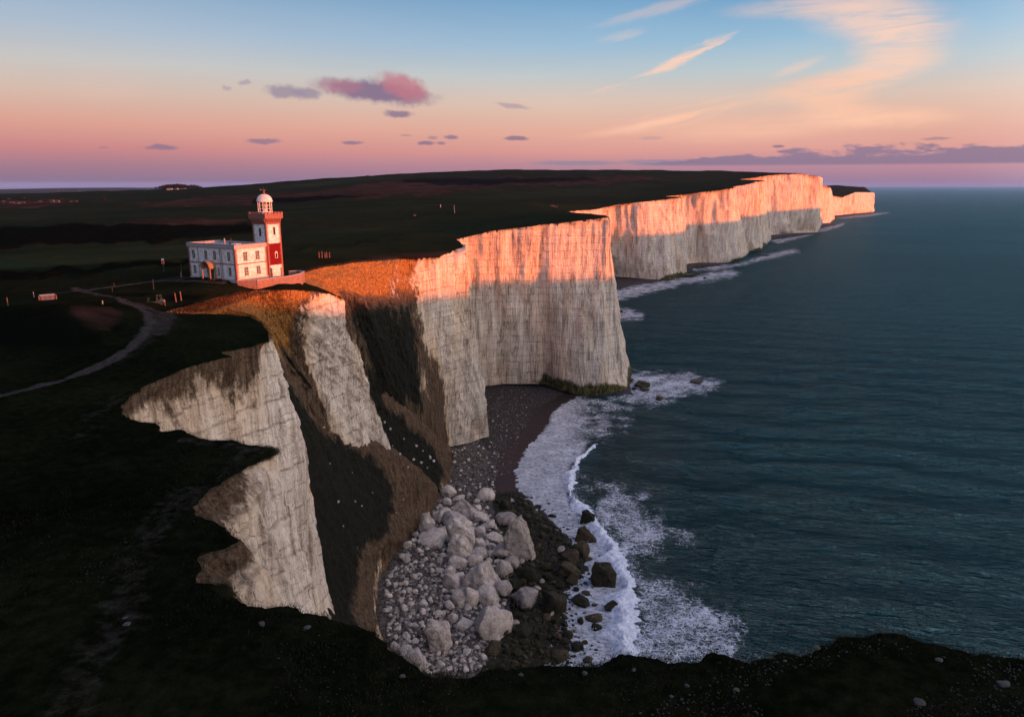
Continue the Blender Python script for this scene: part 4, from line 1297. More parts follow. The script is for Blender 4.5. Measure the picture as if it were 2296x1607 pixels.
def quoins(x, y, sx, sy, z0, z1, d=0.035, seed=0, long=0.62, short=0.36):
    """toothed corner bricks; the wall runs from the corner towards +sx on x and +sy on y"""
    rnd = random.Random(seed)
    mb = MB()
    z = z0
    k = 0
    while z < z1 - .05:
        h = 0.26
        a, b = (long, short) if k % 2 else (short, long)
        a *= rnd.uniform(.85, 1.15)
        b *= rnd.uniform(.85, 1.15)
        zt = min(z + h - .012, z1)
        mb.box(min(x - sx * d, x + sx * a), max(x - sx * d, x + sx * a), min(y - sy * d, y + sy * b), max(y - sy * d, y + sy * b), z, zt)
        z += h
        k += 1
    return mb


F0 = Wz(532.7, 638.5, 80.0)
ROT = math.radians(-29.2 + 90)


def build_house():
    L, W, H = 8.37, 15.5, 8.35
    r = empty('keepers_house', (F0[0], F0[1], 80.0), ROT)
    r.scale = (1, .925, .955)
    tag(r, 'two-storey white keepers house with brick corners and a flat roof beside the lighthouse tower', 'house')
    MB().box(0, L, 0, W, 1.05, 7.5).build('wall', M_RENDER, r)
    MB().box(-.06, L + .02, -.06, W + .06, -2.0, 1.05).build('plinth', M_STONE, r)
    c = MB()
    c.box(-.10, L + .0, -.10, W + .10, 7.5, 7.68).box(-.22, L, -.22, W + .22, 7.68, 7.82)
    c.build('cornice', M_STONE, r)
    p = MB()
    p.box(-.16, L, -.16, .18, 7.82, H).box(-.16, .18, .18, W - .18, 7.82, H).box(-.16, L, W - .18, W + .16, 7.82, H).box(L - .3, L, .18, W - .18, 7.82, H)
    p.build('parapet', M_STONE, r)
    cp = MB()
    cp.box(-.24, L, -.24, .24, H, H + .10).box(-.24, .24, .24, W - .24, H, H + .10).box(-.24, L, W - .24, W + .24, H, H + .10)
    cp.build('coping', M_LEAD, r)
    MB().box(.18, L - .3, .18, W - .18, 7.8, 7.95).build('roof', M_LEAD, r)
    s = MB()
    s.box(-.05, L, -.05, 0.0, 4.15, 4.38).box(-.05, 0, 0, W + .05, 4.15, 4.38)
    s.build('string_course', M_QUOIN, r)
    quoins(0, 0, 1, 1, 1.05, 7.5, seed=1).build('quoins', M_QUOIN, r)
    quoins(0, W, 1, -1, 1.05, 7.5, seed=2).build('quoins', M_QUOIN, r)
    q = quoins(L, 0, -1, 1, 1.05, 7.5, seed=3)
    q.build('quoins', M_QUOIN, r)
    for y in (4.3, 12.1):
        MB().box(-.07, 0, y - .17, y + .17, 1.05, 4.14).box(-.07, 0, y - .17, y + .17, 4.39, 7.5).build('pilaster', M_STONE, r)
    MB().bar((-.14, 4.75, .2), (-.14, 4.75, 7.5), .055).build('drainpipe', M_IRON, r)
    for y in (2.0, 6.6, 9.5, 13.7):
        window(r, 'x', y, 5.95, .62, 1.65)
    for y in (2.0, 13.7):
        window(r, 'x', y, 2.65, .62, 1.55)
    window(r, 'x', 5.7, 2.5, .66, 1.5, arch=True, dark=M_FRAME)
    for x in (2.55, 5.75):
        window(r, 'y', x, 5.85, .85, 1.65, bars=(2, 3))
        window(r, 'y', x, 2.6, .85, 1.55, bars=(2, 3))
    # porch
    y0, y1 = 6.6, 9.4
    d = MB().box(-.06, 0, 7.35, 8.65, .35, 3.1)
    d = d.build('door', M_IRON, r)
    MB().bar((-.10, 7.5, 1.7), (-.10, 7.5, 1.95), .03).build('handle', M_STONE, d)
    po = MB()
    for yy in (y0 + .12, y1 - .12):
        for xx in (-1.45, -.12):
            po.box(xx - .11, xx + .11, yy - .11, yy + .11, .1, 3.15)
    po.box(-1.56, -1.34, y0, y1, 3.15, 3.4).box(-1.56, 0, y0, y0 + .2, 3.15, 3.4).box(-1.56, 0, y1 - .2, y1, 3.15, 3.4)
    por = po.build('porch', M_OAK, r)
    h = MB()
    n = 12
    yc, R = (y0 + y1) / 2, (y1 - y0) / 2 + .15
    for (ra, xa, xb) in ((R, -1.8, -.0), (R - .16, -1.8, -.0)):
        for i in range(n + 1):
            a = math.pi * i / n
            for x in (xa, xb):
                h.v.append((x, yc - ra * math.cos(a), 3.4 + .92 * ra * math.sin(a)))
    m = 2 * (n + 1)
    for i in range(n):
        a = 2 * i
        h.f += [(a, a + 1, a + 3, a + 2), (m + a, m + a + 2, m + a + 3, m + a + 1), (a, a + 2, m + a + 2, m + a)]
    h.build('porch_roof', M_OAK, por, True)
    g = MB()
    for i in range(n):
        a0, a1 = math.pi * i / n, math.pi * (i + 1) / n
        zz = [3.4 + .88 * (R - .16) * math.sin(a) for a in (a0, a1)]
        ys = [yc - (R - .16) * math.cos(a) for a in (a0, a1)]
        b = len(g.v)
        g.v += [(-.9, ys[0], 3.4), (-.9, ys[1], 3.4), (-.9, ys[1], zz[1]), (-.9, ys[0], zz[0])]
        g.f.append((b, b + 1, b + 2, b + 3))
    g.build('tympanum', M_QUOIN, por)
    MB().box(-1.9, 0, 6.4, 9.6, -1.0, .12).box(-1.55, 0, 6.7, 9.3, .12, .35).build('steps', M_STONE, r)
    rl = MB()
    for yy in (4.9, 6.2):
        rl.bar((-2.0, yy, -.6), (-2.0, yy, 1.1), .05).bar((-.9, yy, -.6), (-.9, yy, 1.1), .05)
    rl.bar((-2.0, 4.9, 1.1), (-2.0, 6.2, 1.1), .05).bar((-2.0, 4.9, .5), (-2.0, 6.2, .5), .04).bar((-.9, 6.2, 1.1), (-2.0, 6.2, 1.1), .05).bar((-.9, 4.9, 1.1), (-2, 4.9, 1.1), .05)
    rl.build('railing', M_IRON, r)
    a = MB().bar((4.0, 6.0, 7.9), (4.0, 6.0, 9.5), .05).bar((3.5, 6.0, 9.1), (4.4, 6.0, 9.1), .03).bar((3.6, 6, 8.8), (4.4, 6, 8.8), .03).box(3.7, 4.4, 5.6, 6.4, 7.95, 8.5)
    a.build('aerial', M_IRON, r)
    MB().lathe([(.14, 7.9), (.14, 8.9), (.22, 8.95), (.05, 9.3)], 4.6, 9.0, 10).build('flue', M_STONE, r)
    MB().box(2.2, 3.6, 2.2, 4.0, 7.95, 8.42).build('roof_hatch', M_RENDER, r)
    MB().box(-1.1, -.5, 9.9, 10.9, -.8, 1.25).build('bin_store', M_IRON, r)
    return r


def build_tower():
    W = 4.55
    # local origin at the tower's near corner
    ox = 8.38
    c, s_ = math.cos(ROT), math.sin(ROT)
    base = (F0[0] + c * ox + s_ * 0.25, F0[1] + s_ * ox - c * 0.25, 80.0)
    r = empty('lighthouse', base, ROT)
    tag(r, 'square white lighthouse tower with a red band, brick battlements and white domed lantern', 'lighthouse')
    seg = [(0.9, 3.35, M_RENDER, 'lower_wall'), (3.35, 7.95, M_RED, 'red_band'), (7.95, 12.15, M_RENDER, 'upper_wall')]
    MB().box(-.05, W + .05, -.05, W + .05, -2.5, .9).build('plinth', M_STONE, r)
    for z0, z1, m, n in seg:
        MB().box(0, W, 0, W, z0, z1).build(n, m, r)
    for i, (x, y, sx, sy) in enumerate([(0, 0, 1, 1), (W, 0, -1, 1), (0, W, 1, -1), (W, W, -1, -1)]):
        quoins(x, y, sx, sy, .9, 12.15, seed=10 + i, long=.60, short=.34).build('quoins', M_QUOIN, r)
    # corbels and gallery
    MB().box(-.08, W + .08, -.08, W + .08, 11.95, 12.25).build('string_course', M_QUOIN, r)
    cb = MB()
    n = 9
    for k in range(n):
        t0 = -.1 + (W + .2) * k / n + .12
        t1 = t0 + (W + .2) / n - .24
        for (dz, e) in ((0, .16), (.3, .32), (.6, .48)):
            cb.box(t0, t1, -e, 0, 12.25 + dz, 12.55 + dz - .003).box(t0, t1, W, W + e, 12.25 + dz, 12.55 + dz - .003)
            cb.box(-e, 0, t0, t1, 12.25 + dz, 12.55 + dz - .003).box(W, W + e, t0, t1, 12.25 + dz, 12.55 + dz - .003)
    cb.build('corbels', M_QUOIN, r)
    MB().box(0, W, 0, W, 12.25, 13.15).build('corbel_wall', M_QUOIN, r)
    E = .55
    g = MB()
    g.box(-E, W + E, -E, W + E, 13.15, 13.4)
    for (a, b, c_, d) in ((-E, W + E, -E, -E + .28), (-E, W + E, W + E - .28, W + E), (-E, -E + .28, -E + .28, W + E - .28), (W + E - .28, W + E, -E + .28, W + E - .28)):
        g.box(a, b, c_, d, 13.4, 14.15)
    # merlons
    m = 6
    for k in range(m):
        u0 = -E + (W + 2 * E) * (k / (m - .42))
        u1 = u0 + (W + 2 * E) / (m - .42) * .60
        g.box(u0, u1, -E, -E + .28, 14.15, 14.5).box(u0, u1, W + E - .28, W + E, 14.15, 14.5)
        if 0 < k < m - 1:
            g.box(-E, -E + .28, u0, u1, 14.15, 14.5).box(W + E - .28, W + E, u0, u1, 14.15, 14.5)
    g.build('battlement', M_QUOIN, r)
    # lantern
    cx = cy = W / 2
    ln = MB().lathe([(1.75, 13.4), (1.75, 14.5), (1.68, 14.55)], cx, cy, 32).build('lantern_base', M_RENDER, r, False)
    n = 12
    fr = MB()
    Rl = 1.62
    for k in range(n):
        a0, a1 = 2 * math.pi * k / n, 2 * math.pi * (k + 1) / n
        p0 = (cx + Rl * math.cos(a0), cy + Rl * math.sin(a0))
        p1 = (cx + Rl * math.cos(a1), cy + Rl * math.sin(a1))
        fr.bar((*p0, 14.4), (*p0, 16.95), .06)
        for z in (15.3, 16.1):
            fr.bar((*p0, z), (*p1, z), .035)
    fr.lathe([(1.72, 16.85), (1.72, 17.0)], cx, cy, 32)
    fr.build('lantern_frame', M_WFRAME, r)
    MB().lathe([(.55, 14.5), (.55, 14.9), (.25, 14.95), (.25, 15.2)], cx, cy, 16).build('lamp_pedestal', M_WFRAME, r)
    MB().lathe([(.3, 15.2), (.62, 15.5), (.75, 15.9), (.62, 16.3), (.3, 16.6)], cx, cy, 16).build('lamp_lens', M_LENS, r, True)
    dome = [(1.95, 16.98), (1.98, 17.06), (1.80, 17.12)] + [(1.76 * math.cos(a), 17.12 + 1.62 * math.sin(a)) for a in np.linspace(0, 1.32, 12)]
    MB().lathe(dome, cx, cy, 40).build('dome', M_RENDER, r, True)
    rb = MB()
    for k in range(16):
        an = 2 * math.pi * k / 16
        pr = None
        for a in np.linspace(0, 1.3, 8):
            p = (cx + 1.78 * math.cos(a) * math.cos(an), cy + 1.78 * math.cos(a) * math.sin(an), 17.12 + 1.64 * math.sin(a))
            if pr:
                rb.bar(pr, p, .025, 4)
            pr = p
    rb.build('dome_ribs', M_WFRAME, r)
    MB().lathe([(.44, 18.66), (.30, 18.85), (.20, 19.15), (.17, 19.45), (.36, 19.5), (.36, 19.58), (.1, 19.6)], cx, cy, 16).build('ventilator', M_POST, r, True)
    v = MB().bar((cx, cy, 19.55), (cx, cy, 20.35), .03).bar((cx - .55, cy + .55, 19.75), (cx + .45, cy - .45, 19.72), .04)
    v.box(cx - .66, cx - .38, cy + .44, cy + .60, 19.62, 19.92)
    v.build('weather_vane', M_POST, r)
    for ch in list(r.children):
        if ch.name.split('.')[0] in ('lantern_frame', 'lamp_pedestal', 'lamp_lens', 'dome', 'dome_ribs', 'ventilator', 'weather_vane'):
            for v in ch.data.vertices:
                v.co.z = 14.4 + (v.co.z - 14.4) * .88
    r.scale = (.88, .88, 1)
    r.location.z -= .22
    window(r, 'y', W * .55, 10.55, .46, 1.5, bars=None)
    window(r, 'x', W * .45, 10.35, .5, 1.55, bars=None)
    window(r, 'y', W * .57, 5.35, .62, .95, arch=True, bars=None)
    d = MB().box(.25, 1.0, -.04, 0, .9, 2.75).build('door', M_IRON, r)
    MB().bar((.35, -.07, 1.75), (.35, -.07, 1.95), .025).build('handle', M_STONE, d)
    d = MB().box(3.55, 4.05, -.04, 0, .9, 2.7).build('door', M_FRAME, r)
    MB().bar((3.95, -.07, 1.75), (3.95, -.07, 1.95), .025).build('handle', M_STONE, d)
    return r


build_house()
build_tower()


def mat_brickwall():
    m, t = new_mat('garden_wall_brick')
    P = t.n('ShaderNodeTexCoord').outputs['Object']
    v = t.vor(t.vm('MULTIPLY', P, (3.6, 3.6, 7.0)), 1.0, 'DISTANCE_TO_EDGE')
    n = t.noise(P, 4, 5, 0.7)
    c = t.ramp(n, [(0.35, (0.15, 0.08, 0.06, 1)), (0.65, (0.38, 0.21, 0.16, 1))])
    c = t.mix(t.step(v.outputs['Distance'], 0.10, 0.03), c, (0.10, 0.07, 0.06, 1))
    finish(t, c, 0.95, t.bump(v.outputs['Distance'], 0.08, 0.8), 0.2)
    return m


M_BWALL = mat_brickwall()


def build_garden_wall():
    pts = [F0 + [.1, -.3, 0], Wz(576, 645.5, 79.3), Wz(625, 638, 79.3), Wz(655, 634, 79.2), Wz(676, 630.5, 79.0), Wz(680, 624, 79.2) + [0, .6, 0], Wz(668, 619.5, 79.4), Wz(648, 619, 79.6)]
    r = empty('garden_wall', (pts[1][0], pts[1][1], 79.0))
    tag(r, 'low brick boundary wall curving round the foot of the lighthouse at the cliff edge', 'wall')
    tops = [80.95, 80.95, 80.85, 80.8, 80.8, 80.75, 80.75, 80.75]
    o = np.array([pts[1][0], pts[1][1], 79.0])
    wl, cp = MB(), MB()
    for i in range(len(pts) - 1):
        a, b = pts[i] - o, pts[i + 1] - o
        d = (b - a)[:2]
        d = d / np.linalg.norm(d)
        nrm = np.array([d[1], -d[0]])
        for mb, hw, z0, z1, e in ((wl, .19, (-3.0, -3.0), (tops[i] - 79 - .1, tops[i + 1] - 79 - .1), 0), (cp, .25, (tops[i] - 79 - .1, tops[i + 1] - 79 - .1), (tops[i] - 79 + .02, tops[i + 1] - 79 + .02), .0)):
            b0 = len(mb.v)
            for (p, k, sgn) in ((a, 0, -1), (b, 1, 1)):
                q = p[:2] + d * sgn * e
                for sd in (1, -1):
                    for z in (z0[k], z1[k]):
                        mb.v.append((q[0] + nrm[0] * hw * sd, q[1] + nrm[1] * hw * sd, z))
            # 0:a+ lo 1:a+ hi 2:a- lo 3:a- hi 4:b+ lo 5:b+ hi 6:b- lo 7:b- hi
            mb.f += [tuple(b0 + k for k in f) for f in ((0, 4, 5, 1), (2, 3, 7, 6), (1, 5, 7, 3), (0, 1, 3, 2), (4, 6, 7, 5))]
    wl.build('brickwork', M_BWALL, r)
    cp.build('coping', M_STONE, r)


build_garden_wall()


# ---------------------------------------------------------------- posts, poles, shed, cart
def hz(x, y):
    return float(hland(np.array([x]), np.array([y]))[0])


def on_ground(px, py, z=80.0):
    for _ in range(8):
        p = Wz(px, py, z)
        z = hz(p[0], p[1])
    return Wz(px, py, z)


def post(px, py, top, wpx, mat, label, name='fence_post', cat='post', group='marker posts beside the tracks'):
    p = on_ground(px, py)
    fwd = p[1] * CP + (HC - p[2]) * SP
    h = (py - top) * fwd / FPX / CP
    w = wpx * fwd / FPX / 2 * .75
    mb = MB()
    rnd = random.Random(int(px * 7))
    lean = (rnd.uniform(-.06, .06) * h, rnd.uniform(-.06, .06) * h)
    mb.bar((0, 0, -.5), (lean[0], lean[1], h), w * 1.0, 8, w * .8)
    mb.bar((lean[0], lean[1], h - .003), (lean[0] * 1.02, lean[1] * 1.02, h + w * .5), w * .9, 8, w * .4)
    o = mb.build(name, mat)
    o.location = p
    tag(o, label, cat, group)
    return o


post(19.5, 696, 668, 3.2, M_POST, 'tall thin leaning wooden post at the far left edge of the turf')
post(142, 698, 681, 5, M_POST, 'sunlit short post left of the other posts near the reddish mound')
post(199.5, 696.5, 682.5, 6.5, M_POST, 'thickest sunlit short post standing just above the reddish mound')
post(231, 693, 675, 4, M_STONE, 'pale grey post beside the fork of the track')
post(395, 675.5, 658, 4.5, M_POST, 'left post of the sunlit pair near the cart')
post(406.5, 672.5, 654.5, 4.5, M_POST, 'right post of the sunlit pair near the cart')
post(407, 623, 611, 5, M_POST, 'short reddish post at the left corner of the keepers house')
post(408, 622, 592, 2, M_IRON, 'slim dark pole rising behind the short post by the house', 'pole', 'pole', 'slim poles on the downland')
post(345, 654, 627, 2.4, M_IRON, 'dark slim pole above the track left of the house', 'pole', 'pole', 'slim poles on the downland')
post(252.6, 659, 643.5, 1.8, M_IRON, 'thin pole on the near side of the middle track', 'pole', 'pole', 'slim poles on the downland')
post(256.5, 646.5, 633.5, 1.8, M_IRON, 'thin pole on the far side of the middle track', 'pole', 'pole', 'slim poles on the downland')
post(77.4, 672, 655, 1.8, M_STONE, 'pale thin pole left of the blue-grey store box', 'pole', 'pole', 'slim poles on the downland')
post(1019.5, 480, 461, 1.3, M_STONE, 'lone tall pole out on the plain beyond the lighthouse', 'pole', 'pole', 'slim poles on the downland')
post(988, 466, 459, 1.5, M_WFRAME, 'small white marker out on the plain beyond the lighthouse', 'pole', 'pole', 'slim poles on the downland')
post(1712, 388.5, 383, 1.2, M_IRON, 'tiny mast on the skyline above the high cliff', 'pole', 'pole', 'slim poles on the downland')
for i, (x, h) in enumerate([(716, 12), (722, 13), (729, 10), (733, 12), (739, 11)]):
    post(x, 577.5, 577.5 - h, 3.2, M_POST, 'short reddish post in the row beyond the lighthouse enclosure', group='row of short posts beyond the lighthouse')


def build_sign():
    p = on_ground(367.3, 607)
    r = empty('signpost', p)
    tag(r, 'red and white signpost standing in the dark scrub left of the house', 'signpost')
    fwd = p[1] * CP + 20 * SP
    h = 27 * fwd / FPX
    MB().bar((0, 0, -.5), (0, 0, h * .9), .07).build('pole', M_IRON, r)
    MB().box(-.32, .32, -.05, .05, h * .55, h * .85).build('board', simple_mat('faded_red_board', (0.6, 0.12, 0.08), None, 3, .6), r)
    MB().box(-.26, .26, -.05, .05, h * .86, h * .99).build('top_board', M_WFRAME, r)


build_sign()


def build_store():
    p = on_ground(107.5, 676)
    r = empty('store_box', p, math.radians(38))
    tag(r, 'low blue-grey panelled store box at the end of the track', 'store box')
    MB().box(-1.05, 1.05, -.5, .5, -.3, 1.15).build('body', M_BOXP, r)
    s = MB()
    for x in (-1.08, -.4, .28, .98):
        s.box(x, x + .1, -.56, -.5, -.3, 1.12)
    s.build('ribs', M_IRON, r)
    MB().box(-1.15, 1.15, -.6, .6, 1.15, 1.23).build('lid', M_STONE, r)
    for x in (-1.28, 1.28):
        MB().box(x - .09, x + .09, -.62, -.44, -.3, 1.15).build('post', M_POST, r)


build_store()


def build_cart():
    p = on_ground(352, 685)
    r = empty('farm_cart', p, math.radians(12))
    tag(r, 'small dark green farm buggy with flat load bed parked beside the track', 'farm buggy')
    MB().box(-1.35, 1.35, -.5, .5, .42, .52).box(-1.35, -1.27, -.5, .5, .52, .85).box(-1.27, .3, -.5, -.44, .52, .8).box(-1.27, .3, .44, .5, .52, .8).build('load_bed', M_GREEN, r)
    MB().box(.35, 1.3, -.48, .48, .52, .95).box(.55, 1.3, -.42, .42, .95, 1.1, .05).build('body', M_GREEN, r)
    MB().box(.1, .5, -.4, .4, .52, .98).box(.02, .12, -.4, .4, .95, 1.35).build('seat', M_TYRE, r)
    c = MB()
    for y in (-.45, .45):
        c.bar((.1, y, .5), (.15, y, 1.85), .035).bar((.9, y, .95), (.75, y, 1.85), .035).bar((.15, y, 1.85), (.75, y, 1.85), .035)
        c.bar((-1.3, y, .85), (-1.3, y, 1.35), .03)
    c.bar((.15, -.45, 1.85), (.15, .45, 1.85), .035).bar((.75, -.45, 1.85), (.75, .45, 1.85), .035).bar((-1.3, -.45, 1.35), (-1.3, .45, 1.35), .03)
    c.build('roll_cage', M_GREEN, r)
    for x in (-.95, .95):
        for y in (-.58, .58):
            w = MB().bar((x, y - .11, .3), (x, y + .11, .3), .33, 18).build('wheel', M_TYRE, r)
            MB().bar((x, y - .125, .3), (x, y + .125, .3), .15, 12).build('rim', M_POST, w)
    for y in (-.3, .3):
        MB().bar((1.3, y, .8), (1.36, y, .8), .09, 12).build('headlight', M_WFRAME, r)
    for (x, h) in ((-1.75, .95), (1.7, .85)):
        q = np.array(p) + [x * .95, -.3, 0]
        o = MB().bar((0, 0, -.4), (.03, 0, h), .09, 8, .08).build('fence_post', M_POST)
        o.location = q
        tag(o, 'stubby sunlit post at the %s end of the green farm buggy' % ('left' if x < 0 else 'right'), 'post', 'marker posts beside the tracks')


build_cart()


# ---------------------------------------------------------------- distant houses, trees, turbines
def mat_leaf(name, c1, c2):
    m, t = new_mat(name)
    P = t.n('ShaderNodeNewGeometry').outputs['Position']
    n = t.noise(P, 0.7, 4, 0.7)
    c = t.ramp(n, [(0.35, (*c1, 1)), (0.65, (*c2, 1))])
    finish(t, c, 0.9, None, 0.1)
    return m


M_LEAF = mat_leaf('dark_foliage', (0.012, 0.012, 0.008), (0.035, 0.032, 0.018))
M_BARK = simple_mat('bark', (0.06, 0.045, 0.035), None, 4, .9)


def leaf_cloud(rnd, c, r, n, s, squash=0.8):
    P = rnd.normal(size=(n, 3))
    P /= np.linalg.norm(P, axis=1)[:, None]
    P *= (rnd.rand(n, 1) ** 0.4) * (0.75 + .35 * rnd.rand(n, 1))
    P *= np.array([r, r, r * squash])
    P += c
    a = rnd.normal(size=(n, 3)) * s
    b = rnd.normal(size=(n, 3)) * s
    V = np.stack([P, P + a, P + b], 1).reshape(-1, 3)
    return V


def tri_obj(name, V, mat, parent=None):
    F = np.arange(len(V)).reshape(-1, 3)
    return make_mesh(name, V, F, mat, parent, False)


def tree(px, py, Y, hpx, label, group=None, seed=0):
    p = Wy(px, py, Y)
    fwd = Y * CP
    h = hpx * fwd / FPX
    rnd = np.random.RandomState(seed)
    r = empty('tree', p)
    tag(r, label, 'tree', group)
    MB().bar((0, 0, -1), (0, 0, h * .5), h * .05, 7, h * .03).bar((0, 0, h * .3), (h * .18, 0, h * .6), h * .03, 5, h * .01).bar((0, 0, h * .3), (-h * .15, h * .1, h * .6), h * .03, 5, h * .01).build('trunk', M_BARK, r)
    Vs = [leaf_cloud(rnd, np.array([rnd.uniform(-.3, .3) * h, rnd.uniform(-.3, .3) * h, h * rnd.uniform(.5, .8)]), h * rnd.uniform(.22, .34), 150, h * .06) for _ in range(7)]
    tri_obj('crown', np.vstack(Vs), M_LEAF, r)


tree(235, 453.5, 1000, 12, 'round dark bush standing alone in the far field on the left')


def wood():
    rnd = np.random.RandomState(5)
    Vs = []
    for k in range(120):
        x = rnd.uniform(346, 456)
        topp = np.interp(x, [346, 360, 375, 400, 440, 456], [4, 6, 9.5, 10.5, 9, 4])
        base = np.interp(x, [346, 456], [423.5, 424.5])
        Y = 1560 + rnd.uniform(0, 70)
        p = Wy(x, base, Y)
        h = topp * Y / FPX * rnd.uniform(.75, 1.05)
        r = h * rnd.uniform(.25, .4)
        for q in range(3):
            Vs.append(leaf_cloud(rnd, p + [rnd.uniform(-3, 3), 0, h * (.3 + .25 * q)], r * (1 - .22 * q), 60, r * .28, 1.0))
    for k in range(70):
        x = rnd.uniform(0, 175)
        p = on_ground(x, rnd.uniform(449, 458))
        h = rnd.uniform(1.6, 3.4) * p[1] / FPX
        for q in range(2):
            Vs.append(leaf_cloud(rnd, p + [0, 0, h * (.4 + .25 * q)], h * .6, 40, h * .2, .9))
    o = tri_obj('wood', np.vstack(Vs), M_LEAF)
    tag(o, 'dense dark wood along the ridge and round the village on the far left', 'wood', None, 'stuff')


wood()


def house(px, py, wpx, hpx, label, group, Y=None, seed=0, wall=None, roofm=None):
    p = on_ground(px, py) if Y is None else Wy(px, py, Y)
    k = (p[1] * CP) / FPX
    w, h = wpx * k, hpx * k
    rnd = random.Random(seed)
    r = empty('house', p, rnd.uniform(-.5, .3))
    tag(r, label, 'house', group)
    d = w * .5
    MB().box(-w / 2, w / 2, -d / 2, d / 2, -2, h * .6).build('wall', wall or M_HOUSE, r)
    m = MB()
    e = .3
    m.v = [(-w / 2 - e, -d / 2 - e, h * .6), (w / 2 + e, -d / 2 - e, h * .6), (w / 2 + e, d / 2 + e, h * .6), (-w / 2 - e, d / 2 + e, h * .6), (-w / 2 - e, 0, h), (w / 2 + e, 0, h)]
    m.f = [(0, 1, 5, 4), (2, 3, 4, 5), (1, 2, 5), (3, 0, 4), (0, 3, 2, 1)]
    rf = m.build('roof', roofm or M_ROOFT, r)
    MB().box(w * .2, w * .2 + h * .12, -h * .06, h * .06, h * .7, h * 1.15).build('chimney', M_QUOIN, rf)
    for x in (-.28, .05, .3):
        MB().box(w * x - h * .07, w * x + h * .07, -d / 2 - .06, -d / 2, h * .15, h * .42).build('window', M_GLASS, r)


vl = 'small sunlit house in the village at the far left'
for i, (x, y, w) in enumerate([(28, 456.5, 10), (40, 457, 12), (52, 456.5, 9), (118, 452, 11), (129, 452.5, 10), (90, 453, 7), (70, 449, 6), (55, 446, 5), (20, 448, 6), (100, 447.5, 5), (8, 453, 7), (160, 453.5, 6), (172, 452.5, 6), (140, 448, 5), (80, 457, 6)]):
    house(x, y, w, 4.0 if w > 8 else 3.0, vl, 'village houses at the far left', seed=i)
for i, (x, w) in enumerate([(381, 12), (396, 10), (412, 14), (430, 8)]):
    house(x, 424.5, w, 2.8, 'low pale building among the trees on the ridge', 'pale buildings in front of the ridge wood', Y=1540, seed=30 + i, wall=M_STONE)
house(552.5, 419, 7, 5, 'lone barn catching the light on the ridge left of the lantern', None, Y=1500, seed=50)
house(824, 396.5, 7, 3.0, 'flat dark building on the skyline of the hill', None, Y=1680, seed=51, wall=M_STONE)
house(1238, 465, 9, 4.5, 'left-hand small cottage on the plain before the far cliffs', None, seed=52)
house(1247, 465.5, 6, 3.5, 'right-hand smaller cottage on the plain before the far cliffs', None, seed=53)
house(930, 484, 5, 3, 'tiny orange shed at the edge of the fields beyond the lighthouse', None, seed=54)
house(1453, 385.5, 7, 2.6, 'low dark farm building on the skyline right of the hill top', None, Y=1780, seed=55, wall=M_STONE)


M_TURB = simple_mat('grey_turbine_paint', (0.16, 0.17, 0.20), None, 3, 0.8)


def turbine(px, py, hpx, label, seed):
    p = Wy(px, py, 7500)
    h = hpx * 7500 / FPX
    r = empty('wind_turbine', p, .4)
    tag(r, label, 'wind turbine', 'wind turbines on the blue plain')
    MB().bar((0, 0, -8), (0, 0, h * .62), h * .02, 8, h * .013).build('tower', M_TURB, r)
    MB().box(-h * .02, h * .02, -h * .05, h * .05, h * .61, h * .65).build('nacelle', M_TURB, r)
    for k in range(3):
        a = seed + k * 2 * math.pi / 3
        MB().bar((0, -h * .06, h * .63), (h * .36 * math.cos(a), -h * .06, h * .63 + h * .36 * math.sin(a)), h * .014, 5, h * .005).build('blade', M_TURB, r)


for i, (x, y, l) in enumerate([(132, 435.5, 'leftmost'), (180, 435, 'second from left'), (249, 433.5, 'third from left'), (334, 431.5, 'rightmost')]):
    turbine(x, y, 11, l + ' tiny white wind turbine on the far blue plain', .4 + i)


# ---------------------------------------------------------------- rocks
def rock_verts(seed, sub, ang=0.5, el=(1, 1, .8)):
    bm = bmesh.new()
    bmesh.ops.create_icosphere(bm, subdivisions=sub, radius=1.0)
    V = np.array([v.co[:] for v in bm.verts])
    F = np.array([[v.index for v in f.verts] for f in bm.faces])
    bm.free()
    rs = np.random.RandomState(seed)
    # cut by random planes for facets
    for _ in range(int(7 + 9 * ang)):
        n = rs.normal(size=3)
        n /= np.linalg.norm(n)
        d = rs.uniform(.62, .95) - .12 * ang
        k = V @ n - d
        V = V - np.clip(k, 0, None)[:, None] * n * (.84 + .14 * ang)
    r = np.linalg.norm(V, axis=1, keepdims=True)
    nrm = V / r
    s = seed * 3.1
    dsp = 0.07 * fbm(V[:, 0] * 1.6 + s, V[:, 1] * 1.6, V[:, 2] * 1.6, 3, seed) + 0.03 * fbm(V[:, 0] * 7 + s, V[:, 1] * 7, V[:, 2] * 7, 3, seed + 3)
    V = V + nrm * dsp[:, None]
    return V * np.array(el), F


